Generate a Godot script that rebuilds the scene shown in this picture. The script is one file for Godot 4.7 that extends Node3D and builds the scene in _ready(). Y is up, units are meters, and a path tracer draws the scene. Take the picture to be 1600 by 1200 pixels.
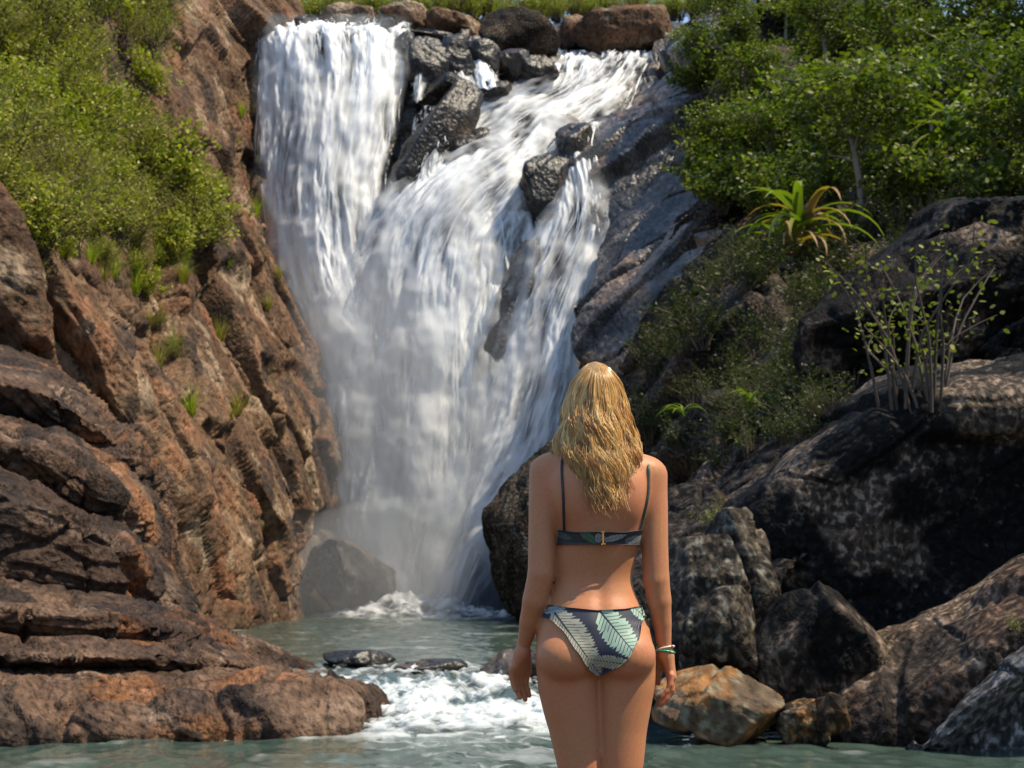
extends Node3D
# A waterfall gorge: tan and chocolate cliff to one side, dark boulder bank to the other, white falls
# between them, two pools joined by a small rapid, and a person in a bikini looking at the falls.

const FOCAL := 2406.0                       # focal length in units of a 1600 wide picture
const EYE := Vector3(0.0, 1.9, 0.0)
const TILT := 0.12977
const POOL := 0.5                           # upper pool level; the lower pool is at 0

var noises := {}
var mats := {}
var used_names := {}

# ---------------------------------------------------------------- helpers
func at(px: float, py: float, depth: float) -> Vector3:
	var x := (px - 800.0) / FOCAL
	var y := (600.0 - py) / FOCAL
	var dy := y * cos(TILT) + sin(TILT)
	var dz := y * sin(TILT) - cos(TILT)
	var k := depth / -dz
	return EYE + Vector3(x * k, dy * k, -depth)

func seen_at(p: Vector3) -> Vector2:
	var q := p - EYE
	var y := q.y * cos(TILT) + q.z * sin(TILT)
	var z := -q.y * sin(TILT) + q.z * cos(TILT)
	return Vector2(800.0 + FOCAL * q.x / -z, 600.0 - FOCAL * y / -z)

func fnl(kind: int, freq: float, sd: int, octaves := 1, ridged := false) -> FastNoiseLite:
	var n := FastNoiseLite.new()
	n.noise_type = kind as FastNoiseLite.NoiseType
	n.frequency = freq
	n.seed = sd
	n.fractal_type = FastNoiseLite.FRACTAL_NONE if octaves == 1 else (FastNoiseLite.FRACTAL_RIDGED if ridged else FastNoiseLite.FRACTAL_FBM)
	n.fractal_octaves = octaves
	return n

func cells(freq: float, sd: int) -> FastNoiseLite:
	var n := fnl(FastNoiseLite.TYPE_CELLULAR, freq, sd)
	n.cellular_return_type = FastNoiseLite.RETURN_CELL_VALUE
	n.cellular_jitter = 1.0
	return n

func cracks(freq: float, sd: int) -> FastNoiseLite:
	var n := fnl(FastNoiseLite.TYPE_CELLULAR, freq, sd)
	n.cellular_return_type = FastNoiseLite.RETURN_DISTANCE2_SUB
	n.cellular_jitter = 1.0
	return n

func make_noises() -> void:
	var S := FastNoiseLite.TYPE_SIMPLEX_SMOOTH
	noises = {
		"low": fnl(S, 0.07, 3, 3), "mid": fnl(S, 0.28, 5, 3), "fine": fnl(S, 1.1, 7, 3), "grit": fnl(S, 3.5, 9, 2), "ridge": fnl(S, 0.22, 11, 4, true),
		"wx": fnl(S, 0.16, 21, 2), "wy": fnl(S, 0.16, 22, 2), "wz": fnl(S, 0.16, 23, 2),
		"cell_a": cells(0.22, 31), "cell_b": cells(0.62, 32), "cell_c": cells(1.6, 33), "crack_a": cracks(0.22, 31), "crack_b": cracks(0.62, 32), "crack_c": cracks(1.6, 33),
		"patch": fnl(S, 0.13, 41, 4), "patch2": fnl(S, 0.33, 42, 4), "patch3": fnl(S, 0.9, 43, 3), "speck": fnl(S, 5.0, 44, 2),
		"streak": fnl(S, 1.0, 51, 3), "wave": fnl(S, 1.0, 52, 3), "chop": fnl(S, 2.4, 53, 3),
	}

func numbered(called: String) -> String:
	if not used_names.has(called):
		used_names[called] = 0
		return called
	used_names[called] += 1
	return "%s_%03d" % [called, used_names[called]]

func tag(o: Node3D, label := "", category := "", group := "", kind := "") -> Node3D:
	if label: o.set_meta("label", label)
	if category: o.set_meta("category", category)
	if group: o.set_meta("group", group)
	if kind: o.set_meta("kind", kind)
	return o

func put(called: String, mesh: Mesh, m: Material, parent: Node3D = null, where := Vector3.ZERO) -> MeshInstance3D:
	var o := MeshInstance3D.new()
	o.mesh = mesh
	if m: o.material_override = m
	o.position = where
	if parent == null:
		o.name = numbered(called)
		add_child(o)
	else:
		o.name = called
		parent.add_child(o, true)
	return o

func base(called: String, where := Vector3.ZERO) -> Node3D:
	var o := Node3D.new()
	o.name = numbered(called)
	add_child(o)
	o.position = where
	return o

func copy_of(o: Node3D) -> Node3D:
	var c: Node3D = o.duplicate()
	c.name = numbered(String(o.name).rstrip("0123456789").rstrip("_"))
	add_child(c)
	return c

func arrays_mesh(v: PackedVector3Array, n: PackedVector3Array, c: PackedColorArray, ix: PackedInt32Array, uv := PackedVector2Array()) -> ArrayMesh:
	var a := []
	a.resize(Mesh.ARRAY_MAX)
	a[Mesh.ARRAY_VERTEX] = v
	if n.size(): a[Mesh.ARRAY_NORMAL] = n
	if c.size(): a[Mesh.ARRAY_COLOR] = c
	if uv.size(): a[Mesh.ARRAY_TEX_UV] = uv
	a[Mesh.ARRAY_INDEX] = ix
	var m := ArrayMesh.new()
	m.add_surface_from_arrays(Mesh.PRIMITIVE_TRIANGLES, a)
	return m

func ss(a: float, b: float, x: float) -> float:
	return smoothstep(a, b, x)

func lin(r: float, g: float, b: float) -> Color:
	return Color(r, g, b)

func spline(p: PackedVector3Array, t: float) -> Vector3:
	var n := p.size() - 1
	var x := clampf(t, 0.0, 1.0) * n
	var i := mini(int(x), n - 1)
	return p[i].cubic_interpolate(p[i + 1], p[maxi(i - 1, 0)], p[mini(i + 2, n)], x - i)

# picture-measured rows [px, py, depth, ...] -> world points
func row(a: Array) -> PackedVector3Array:
	var out := PackedVector3Array()
	for k in range(0, a.size(), 3):
		out.append(at(a[k], a[k + 1], a[k + 2]))
	return out

# the same small job for every row, on all cores; each job hands back one array
func each_row(count: int, job: Callable) -> Array:
	var out := []
	out.resize(count)
	var task := WorkerThreadPool.add_group_task(func(i: int) -> void: out[i] = job.call(i), count, -1, true)
	WorkerThreadPool.wait_for_group_task_completion(task)
	return out

# A surface through rows of control points, displaced along its normal and coloured point by point.
func sheet(rows: Array, nu: int, nv: int, shape: Callable, tint: Callable, flip := false, angular := false) -> Dictionary:
	var w := nu + 1
	var nr := rows.size()
	var lay := func(j: int) -> PackedVector3Array:
		var x := float(j) / nv * (nr - 1)
		var r := mini(int(x), nr - 2)
		var f := x - r
		var cols := PackedVector3Array()
		var r0: PackedVector3Array = rows[maxi(r - 1, 0)]
		var r1: PackedVector3Array = rows[r]
		var r2: PackedVector3Array = rows[r + 1]
		var r3: PackedVector3Array = rows[mini(r + 2, nr - 1)]
		for k in r1.size():
			cols.append(r1[k].lerp(r2[k], f) if angular else r1[k].cubic_interpolate(r2[k], r0[k], r3[k], f))
		var line := PackedVector3Array()
		for i in w:
			line.append(spline(cols, float(i) / nu))
		return line
	var P := PackedVector3Array()
	for a in each_row(nv + 1, lay): P.append_array(a)
	var N := grid_normals(P, w, nv + 1, flip)
	var push := func(j: int) -> PackedVector3Array:
		var line := PackedVector3Array()
		for k in range(j * w, j * w + w):
			line.append(P[k] + shape.call(P[k], N[k]))
		return line
	var Q := PackedVector3Array()
	for a in each_row(nv + 1, push): Q.append_array(a)
	var M := grid_normals(Q, w, nv + 1, flip)
	var paint := func(j: int) -> PackedColorArray:
		var line := PackedColorArray()
		for k in range(j * w, j * w + w):
			line.append(tint.call(Q[k], M[k]))
		return line
	var C := PackedColorArray()
	for a in each_row(nv + 1, paint): C.append_array(a)
	return {"mesh": arrays_mesh(Q, M, C, grid_index(w, nv + 1, flip)), "p": Q, "n": M, "w": w, "h": nv + 1}

func grid_normals(P: PackedVector3Array, w: int, h: int, flip := false, wrap := false) -> PackedVector3Array:
	var N := PackedVector3Array()
	N.resize(P.size())
	for j in h:
		var j0 := maxi(j - 1, 0) * w
		var j1 := mini(j + 1, h - 1) * w
		for i in w:
			var i0 := i - 1 if i > 0 else (w - 2 if wrap else 0)
			var i1 := i + 1 if i < w - 1 else (1 if wrap else w - 1)
			var n := (P[j * w + i1] - P[j * w + i0]).cross(P[j1 + i] - P[j0 + i]).normalized()
			N[j * w + i] = -n if flip else n
	return N

func grid_index(w: int, h: int, flip := false) -> PackedInt32Array:
	var ix := PackedInt32Array()
	ix.resize((w - 1) * (h - 1) * 6)
	var k := 0
	for j in h - 1:
		for i in w - 1:
			var a := j * w + i
			ix[k] = a
			ix[k + 1] = a + w if not flip else a + 1
			ix[k + 2] = a + 1 if not flip else a + w
			ix[k + 3] = a + 1
			ix[k + 4] = a + w if not flip else a + w + 1
			ix[k + 5] = a + w + 1 if not flip else a + w
			k += 6
	return ix

func _ready() -> void:
	# camera
	var cam := Camera3D.new()
	cam.name = "camera"
	cam.position = EYE
	cam.rotation.x = TILT
	cam.fov = rad_to_deg(2.0 * atan(600.0 / FOCAL))
	cam.near = 0.1
	cam.far = 600.0
	cam.current = true
	var lens := CameraAttributesPhysical.new()
	lens.frustum_focal_length = 50.0
	lens.frustum_focus_distance = 4.3
	lens.exposure_aperture = 9.0
	lens.exposure_multiplier = 1.0
	cam.attributes = lens
	add_child(cam)
	cam.fov = rad_to_deg(2.0 * atan(600.0 / FOCAL))
	# sky and exposure
	var sky_look := ProceduralSkyMaterial.new()
	sky_look.sky_top_color = Color(0.50, 0.63, 0.80)
	sky_look.sky_horizon_color = Color(0.84, 0.88, 0.91)
	sky_look.sky_curve = 0.12
	sky_look.ground_bottom_color = Color(0.22, 0.2, 0.17)
	sky_look.ground_horizon_color = Color(0.5, 0.5, 0.46)
	var e := Environment.new()
	e.background_mode = Environment.BG_SKY
	e.sky = Sky.new()
	e.sky.sky_material = sky_look
	e.background_energy_multiplier = 1.0
	e.tonemap_mode = Environment.TONE_MAPPER_LINEAR
	e.tonemap_exposure = 1.45
	e.sdfgi_enabled = true
	e.ssao_enabled = true
	e.ssil_enabled = true
	e.volumetric_fog_enabled = true
	e.volumetric_fog_density = 0.0
	var we := WorldEnvironment.new()
	we.name = "world_environment"
	we.environment = e
	add_child(we)
	# sun: high, from the side of the dark bank and a little from behind the viewer
	var sun := DirectionalLight3D.new()
	sun.name = "sun"
	sun.light_energy = 1.5
	sun.light_color = Color(1.0, 0.94, 0.83)
	sun.light_angular_distance = 0.5
	sun.shadow_enabled = true
	add_child(sun)
	sun.look_at_from_position(Vector3(0.47, 0.85, 0.16) * 50.0, Vector3.ZERO, Vector3(0, 0, 1))
	make_noises()
	lay_out_body()
	build_rock()
	build_ledge()
	build_water()
	build_boulders()
	build_plants()
	build_person()
	build_mist()

# ---------------------------------------------------------------- rock
func warp(p: Vector3, k: float) -> Vector3:
	return p + k * Vector3(noises.wx.get_noise_3dv(p), noises.wy.get_noise_3dv(p), noises.wz.get_noise_3dv(p))

# piecewise planar relief: every fracture cell is a block with its own tilt and height, parted from the next by a groove
func block(p: Vector3, cell: FastNoiseLite, crack: FastNoiseLite, size: float, edge := 0.16) -> float:
	var v := cell.get_noise_3dv(p)
	var w := ss(-1.0, -1.0 + edge, crack.get_noise_3dv(p))
	var a := v * 37.7
	var t := p.dot(Vector3(sin(a), sin(a * 1.7 + 1.0), sin(a * 2.3 + 2.0))) / size + v * 9.0
	t -= floorf(t)
	return w * (0.45 + 0.4 * v + 0.6 * absf(t * 2.0 - 1.0))

# an overhanging bed: furthest out at its lower lip
func bed(h: float) -> float:
	var t := h - floorf(h)
	return (1.0 - t) * ss(0.0, 0.16, t)

const CLIFF_BED := Vector3(0.42, 0.86, 0.28)
const CLIFF_JOINT := Vector3(0.80, 0.34, 0.50)

func shape_cliff(p: Vector3, n: Vector3) -> Vector3:
	var q := warp(p, 1.0)
	# steep joints that fall from upper left to lower right: long plates stretched along that line
	var s := Vector3(q.x * 0.86 + q.y * 0.5, (q.y * 0.86 - q.x * 0.5) * 0.26, q.z * 0.5)
	var d := 2.3 * block(s * 0.62, noises.cell_a, noises.crack_a, 7.0, 0.05) + 0.62 * block(s * 0.62, noises.cell_b, noises.crack_b, 3.0, 0.06) + 0.12 * block(q * 0.7, noises.cell_c, noises.crack_c, 1.2, 0.1) - 1.7
	d += 0.5 * bed(q.dot(CLIFF_BED) * 0.26 + 0.5 * noises.mid.get_noise_3dv(p * 0.4))
	d += 0.06 * noises.fine.get_noise_3dv(p) + 0.02 * noises.grit.get_noise_3dv(p)
	return n * d

func tint_cliff(p: Vector3, n: Vector3) -> Color:
	var a: float = noises.patch.get_noise_3dv(p)
	var b: float = noises.patch2.get_noise_3dv(p + Vector3(40, 0, 0))
	var c: float = noises.patch3.get_noise_3dv(p)
	var st: float = noises.patch2.get_noise_3dv(p * 0.9 + Vector3(80, 0, 0))
	var k := lin(0.13, 0.076, 0.047).lerp(lin(0.26, 0.158, 0.095), ss(-0.35, 0.35, a + 0.3 * c))
	k = k.lerp(lin(0.33, 0.135, 0.07), 0.45 * ss(0.12, 0.34, noises.patch2.get_noise_3dv(p * 0.8)))
	k = k.lerp(lin(0.46, 0.35, 0.24), 0.6 * ss(0.22, 0.42, b + 0.25 * c) )
	k = k.lerp(lin(0.055, 0.042, 0.038), 0.85 * ss(0.12, 0.4, st + 0.35 * a))
	k = k.lerp(lin(0.085, 0.07, 0.045), 0.5 * ss(0.2, 0.45, noises.patch3.get_noise_3dv(p * 0.7 + Vector3(9, 9, 9))))
	return k * (1.0 + 0.22 * noises.speck.get_noise_3dv(p))

const BLUFF_BED := Vector3(0.50, 0.80, 0.33)

func shape_bluff(p: Vector3, n: Vector3) -> Vector3:
	var q := warp(p, 1.3)
	var h := q.dot(BLUFF_BED)
	var d := 0.16 * bed(h * 0.9 + 0.3 * noises.mid.get_noise_3dv(p * 0.6)) + 0.12 * bed(h * 2.3 + 0.4 * noises.fine.get_noise_3dv(p * 0.4)) + 0.04 * bed(h * 7.0 + 0.5 * noises.fine.get_noise_3dv(p * 0.7)) - 0.14
	d += 0.42 * block(q * Vector3(0.45, 0.8, 0.45), noises.cell_a, noises.crack_a, 5.0, 0.035) + 0.14 * block(q * Vector3(0.5, 1.0, 0.5), noises.cell_b, noises.crack_b, 2.0, 0.05) - 0.3
	d -= 0.16 * (1.0 - ss(-1.0, -0.93, noises.crack_b.get_noise_3dv(q * Vector3(0.75, 0.22, 0.75))))
	d *= 0.8
	d += 0.05 * noises.fine.get_noise_3dv(p * 0.8) + 0.012 * noises.grit.get_noise_3dv(p) + 0.03 * block(q * Vector3(0.6, 1.0, 0.6), noises.cell_c, noises.crack_c, 1.0, 0.08)
	return n * d

func tint_bluff(p: Vector3, n: Vector3) -> Color:
	var a: float = noises.patch.get_noise_3dv(p * 1.6)
	var c: float = noises.patch3.get_noise_3dv(p)
	var h := warp(p, 0.9).dot(BLUFF_BED)
	var k := lin(0.085, 0.054, 0.040).lerp(lin(0.185, 0.112, 0.074), ss(-0.3, 0.3, a + 0.35 * c))
	# thin beds of paler and darker stone
	k = k.lerp(lin(0.30, 0.205, 0.145), 0.75 * ss(0.12, 0.4, noises.streak.get_noise_2d(h * 2.0, p.x * 0.3 + p.z * 0.2)))
	k = k.lerp(lin(0.05, 0.037, 0.032), 0.7 * ss(0.1, 0.35, noises.streak.get_noise_2d(h * 3.1 + 40.0, p.x * 0.35 + p.z * 0.2)))
	k = k.lerp(lin(0.36, 0.15, 0.06), 0.55 * ss(0.2, 0.42, noises.patch2.get_noise_3dv(p * 1.3 + Vector3(5, 0, 0))))
	k = k.lerp(lin(0.035, 0.028, 0.026), 0.85 * ss(0.06, 0.3, noises.patch2.get_noise_3dv(p * 0.9 + Vector3(0, 30, 0)) + 0.2 * c))
	return k * (1.0 + 0.28 * noises.speck.get_noise_3dv(p))

func shape_wet(p: Vector3, n: Vector3) -> Vector3:
	var q := warp(p, 1.4)
	var s := Vector3(q.x * 0.8 - q.y * 0.3, q.y * 0.6 + q.x * 0.2, q.z * 0.6)
	var d := 1.1 * block(s * 0.8, noises.cell_a, noises.crack_a, 6.0, 0.1) + 0.4 * block(s * 0.8, noises.cell_b, noises.crack_b, 2.2, 0.1) - 1.3
	d += 0.3 * bed(q.y * 0.4 + 0.4 * noises.mid.get_noise_3dv(p)) + 0.08 * noises.fine.get_noise_3dv(p)
	return n * d

func tint_wet(p: Vector3, n: Vector3) -> Color:
	var a: float = noises.patch.get_noise_3dv(p)
	var b: float = noises.patch2.get_noise_3dv(p)
	var k := lin(0.022, 0.020, 0.020).lerp(lin(0.06, 0.05, 0.044), ss(-0.2, 0.4, a + b * 0.5))
	k = k.lerp(lin(0.16, 0.10, 0.065), 0.7 * ss(0.28, 0.46, b + 0.3 * noises.patch3.get_noise_3dv(p)))
	return k * (1.0 + 0.2 * noises.speck.get_noise_3dv(p))

func shape_bank(p: Vector3, n: Vector3) -> Vector3:
	var q := warp(p, 1.0)
	# long slabs that dip towards the water
	var s := Vector3(q.x * 0.75 + q.y * 0.6, q.y * 0.75 - q.x * 0.6, q.z * 0.5) * Vector3(0.4, 1.0, 0.8)
	var d := 1.5 * block(s * 0.8, noises.cell_a, noises.crack_a, 6.0, 0.08) + 0.42 * block(s * 0.9, noises.cell_b, noises.crack_b, 2.2, 0.1) + 0.08 * block(q, noises.cell_c, noises.crack_c, 1.0, 0.12) - 1.0
	d += 0.1 * noises.fine.get_noise_3dv(p) + 0.02 * noises.grit.get_noise_3dv(p)
	return n * d

# grey-brown stone under black biofilm, pale lichen specks
func tint_bank(p: Vector3, n: Vector3) -> Color:
	var a: float = noises.patch.get_noise_3dv(p * 1.2)
	var c: float = noises.patch3.get_noise_3dv(p)
	var k := lin(0.11, 0.082, 0.058).lerp(lin(0.27, 0.195, 0.14), ss(-0.3, 0.35, a + 0.4 * c))
	k = k.lerp(lin(0.20, 0.12, 0.075), 0.6 * ss(0.2, 0.42, noises.patch2.get_noise_3dv(p + Vector3(70, 0, 0))))
	var bio := ss(-0.12, 0.16, noises.patch2.get_noise_3d(p.x * 0.9, p.y * 0.45, p.z * 0.9) + 0.25 * c)
	k = k.lerp(lin(0.019, 0.016, 0.014), 0.75 * bio)
	k = k.lerp(lin(0.30, 0.29, 0.26), 0.7 * ss(0.42, 0.55, noises.speck.get_noise_3dv(p * 0.8) + 0.2 * noises.mid.get_noise_3dv(p * 2.0)))
	return k * (1.0 + 0.25 * noises.speck.get_noise_3dv(p * 1.7))

func noise_picture(freq: float, sd: int, octaves: int, ramp: Array, bump := 0.0) -> NoiseTexture2D:
	var t := NoiseTexture2D.new()
	t.width = 512
	t.height = 512
	t.seamless = true
	t.noise = fnl(FastNoiseLite.TYPE_SIMPLEX_SMOOTH, freq, sd, octaves)
	if bump > 0.0:
		t.as_normal_map = true
		t.bump_strength = bump
	else:
		var g := Gradient.new()
		g.offsets = PackedFloat32Array(ramp.map(func(a): return a[0]))
		g.colors = PackedColorArray(ramp.map(func(a): return Color(a[1], a[1], a[1])))
		t.color_ramp = g
	return t

func rock_material(called: String, rough: float, scale: float, bump: float, ramp: Array, sd: int) -> StandardMaterial3D:
	var m := StandardMaterial3D.new()
	m.resource_name = called
	m.vertex_color_use_as_albedo = true
	m.roughness = rough
	m.metallic_specular = 0.5 if rough < 0.6 else 0.28
	m.albedo_texture = noise_picture(0.02, sd, 6, ramp)
	m.normal_enabled = true
	m.normal_texture = noise_picture(0.022, sd + 1, 6, [], 26.0)
	m.normal_scale = bump
	m.uv1_triplanar = true
	m.uv1_world_triplanar = true
	m.uv1_scale = Vector3(scale, scale * 0.8, scale)
	m.detail_enabled = true
	m.detail_blend_mode = BaseMaterial3D.BLEND_MODE_MUL
	m.detail_uv_layer = BaseMaterial3D.DETAIL_UV_2
	m.detail_albedo = noise_picture(0.03, sd + 2, 5, [[0.0, 0.62], [0.4, 0.85], [0.55, 1.0]])
	m.uv2_triplanar = true
	m.uv2_world_triplanar = true
	m.uv2_scale = Vector3(scale, scale, scale) * 0.27
	return m

# a single boulder: a rounded block with planes broken off, local origin at its base centre
func boulder_mesh(sd: int, size: Vector3, cuts: int, tint: Callable, where: Vector3, res := 30, rough := 1.0) -> ArrayMesh:
	var r := RandomNumberGenerator.new()
	r.seed = sd
	var planes := []
	for k in cuts:
		# directions spread evenly, then jittered
		var y := 1.0 - 2.0 * (k + 0.5) / cuts
		var a := k * 2.39996 + sd
		var v := (Vector3(cos(a) * sqrt(1.0 - y * y), y, sin(a) * sqrt(1.0 - y * y)) + Vector3(r.randfn(), r.randfn(), r.randfn()) * 0.22).normalized()
		planes.append([v, r.randf_range(0.70, 1.02)])
	var w := res * 2 + 1
	var h := res + 1
	var P := PackedVector3Array()
	P.resize(w * h)
	var off := Vector3(sd * 3.7, sd * 1.3, 0)
	for j in h:
		var th := PI * j / res
		for i in w:
			var ph := TAU * i / (res * 2)
			var d := Vector3(sin(th) * cos(ph), cos(th), sin(th) * sin(ph))
			var box := pow(pow(absf(d.x), 5.0) + pow(absf(d.y), 5.0) + pow(absf(d.z), 5.0), -0.2)
			var rad := lerpf(1.0, box, 0.8) * 1.12
			for pl in planes:
				var k: float = d.dot(pl[0])
				if k > 0.05:
					rad = smin(rad, pl[1] / k, 0.02)
			var p := d * rad * size * 0.5
			var q := p + off
			p += d * rough * (0.16 * block(q, noises.cell_b, noises.crack_b, 1.5, 0.08) + 0.07 * block(q, noises.cell_c, noises.crack_c, 0.8, 0.1) + 0.05 * noises.mid.get_noise_3dv(q * 2.0) + 0.04 * noises.fine.get_noise_3dv(q) + 0.02 * noises.grit.get_noise_3dv(q)) * minf(1.0, size.length() * 0.3)
			P[j * w + i] = p
	var low := 0.0
	for p in P:
		low = minf(low, p.y)
	for k in P.size():
		P[k].y -= low
	var N := grid_normals(P, w, h, false, true)
	for i in w:
		N[i] = Vector3.UP
		N[(h - 1) * w + i] = Vector3.DOWN
	var C := PackedColorArray()
	C.resize(P.size())
	for k in P.size():
		C[k] = tint.call(P[k] + where, N[k])
	return arrays_mesh(P, N, C, grid_index(w, h))

# px, py: the foot of the boulder in the measured picture; size in metres
func boulder(label: String, sd: int, px: float, py: float, depth: float, size: Vector3, tint: Callable, m: Material, turn := Vector3.ZERO, group := "", cuts := 12, res := 30) -> MeshInstance3D:
	var where := at(px, py, depth)
	var o := put("boulder", boulder_mesh(sd, size, cuts, tint, where, res), m, null, where)
	o.rotation = turn
	tag(o, label, "boulder", group)
	return o

func build_rock() -> void:
	var even := [[0.0, 0.45], [0.4, 0.75], [0.52, 0.95], [0.75, 1.0]]
	mats.cliff = rock_material("cliff stone", 0.85, 0.4, 0.6, even, 71)
	mats.bluff = rock_material("bluff stone", 0.85, 0.8, 1.1, even, 75)
	mats.wet = rock_material("wet stone", 0.42, 0.35, 0.45, even, 81)
	mats.bank = rock_material("bank stone", 0.8, 0.7, 0.7, [[0.0, 0.25], [0.4, 0.42], [0.58, 0.55], [0.66, 0.95], [0.8, 1.0]], 91)
	# the tan and brown cliff beside the falls
	var rows := [
		row([560, 1010, 76, 500, 1000, 70, 450, 1000, 65, 360, 1010, 57.5, 250, 1020, 49, 100, 1040, 42, -250, 1080, 34]),
		row([555, 855, 78, 500, 850, 71.5, 445, 850, 66.5, 360, 850, 59, 250, 850, 51, 100, 850, 44.5, -250, 850, 37]),
		row([535, 690, 80, 480, 690, 73, 430, 690, 68, 350, 690, 61, 250, 690, 54, 120, 690, 47.5, -250, 690, 39]),
		row([500, 560, 82, 445, 560, 75, 400, 560, 70.5, 330, 560, 63.5, 240, 560, 56, 110, 560, 48.5, -250, 560, 40]),
		row([455, 430, 84, 405, 430, 77, 365, 430, 72.5, 300, 430, 65.5, 220, 430, 58, 100, 430, 49.5, -250, 430, 41]),
		row([430, 300, 86, 378, 300, 79, 345, 300, 75, 290, 300, 69, 210, 300, 61.5, 90, 300, 52.5, -250, 300, 44]),
		row([425, 150, 88, 375, 150, 81, 345, 150, 77.5, 295, 150, 72.5, 205, 150, 65, 80, 150, 56.5, -250, 150, 48]),
		row([420, 38, 92, 365, 34, 84, 335, 28, 81.5, 290, 5, 77.5, 195, 0, 70, 60, 0, 61.5, -250, 0, 52]),
		row([420, 20, 106, 365, 16, 102, 325, 8, 99, 280, -35, 93, 185, -70, 85, 50, -90, 74, -250, -120, 64]),
	]
	var s := sheet(rows, 420, 420, shape_cliff, tint_cliff, true)
	mats.cliff_sheet = s
	tag(put("cliff", s.mesh, mats.cliff), "tan and brown fractured cliff dropping beside the white falls", "cliff", "", "structure")
	# the wet wall behind the water
	rows = [
		row([440, 1010, 78, 560, 1010, 77, 640, 1010, 76, 720, 1010, 75, 800, 1010, 74, 940, 1010, 74]),
		row([440, 750, 80, 560, 750, 78.5, 640, 750, 77.5, 720, 750, 76, 800, 750, 74.5, 940, 750, 73]),
		row([420, 550, 81, 550, 550, 79.5, 640, 550, 78.5, 720, 550, 77, 800, 550, 75.5, 950, 550, 74]),
		row([390, 400, 82, 540, 400, 80.5, 630, 400, 79.5, 710, 400, 78, 800, 400, 76.5, 960, 400, 75]),
		row([370, 260, 83, 520, 260, 81.5, 600, 265, 80, 690, 270, 79, 800, 270, 78, 990, 260, 77]),
		row([355, 150, 84, 500, 150, 82.5, 620, 150, 81.5, 720, 165, 82, 850, 175, 82.5, 1040, 160, 82]),
		row([345, 60, 85, 500, 60, 83.5, 630, 60, 83.5, 740, 85, 85, 880, 100, 88, 1080, 95, 88]),
		row([340, 42, 90, 500, 42, 88, 630, 42, 88, 750, 50, 90, 880, 70, 94, 1080, 60, 94]),
		row([330, 34, 130, 500, 34, 130, 630, 34, 130, 750, 34, 130, 880, 34, 130, 1120, 30, 130]),
	]
	s = sheet(rows, 300, 360, shape_wet, tint_wet)
	tag(put("cliff", s.mesh, mats.wet), "dark wet rock wall behind the falling water", "cliff", "", "structure")
	# the steep bank of dark stone opposite
	rows = [
		row([1060, 1200, 20, 1160, 1110, 21.2, 1280, 1000, 22.5, 1440, 850, 24, 1640, 700, 26, 2050, 470, 30]),
		row([1005, 1110, 23, 1075, 1000, 24, 1165, 880, 25.2, 1290, 740, 26.6, 1510, 600, 29, 1950, 400, 33]),
		row([985, 1060, 26, 1055, 930, 27.2, 1140, 790, 28.5, 1250, 660, 30, 1470, 520, 33, 1900, 330, 38]),
		row([965, 1012, 34, 1020, 860, 35.5, 1090, 720, 37, 1200, 590, 38.5, 1400, 450, 41, 1850, 250, 46]),
		row([925, 988, 46, 980, 800, 48, 1040, 650, 50, 1130, 500, 52, 1300, 360, 55, 1750, 160, 60]),
		row([885, 978, 58, 940, 760, 60, 985, 600, 62, 1060, 430, 64, 1200, 260, 68, 1600, 60, 74]),
		row([845, 972, 66, 900, 780, 68, 935, 600, 70, 1000, 400, 73, 1100, 180, 78, 1350, 0, 86]),
		row([790, 968, 73, 830, 760, 75, 890, 560, 77, 970, 330, 80, 1060, 80, 84, 1200, -60, 94]),
		row([790, 968, 80, 830, 760, 84, 890, 560, 88, 970, 330, 92, 1060, 70, 98, 1200, -20, 110]),
	]
	s = sheet(rows, 260, 560, shape_bank, tint_bank)
	mats.bank_sheet = s
	tag(put("bank", s.mesh, mats.bank), "steep dark stone bank rising across the pool from the tan cliff", "rock bank", "", "structure")
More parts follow.
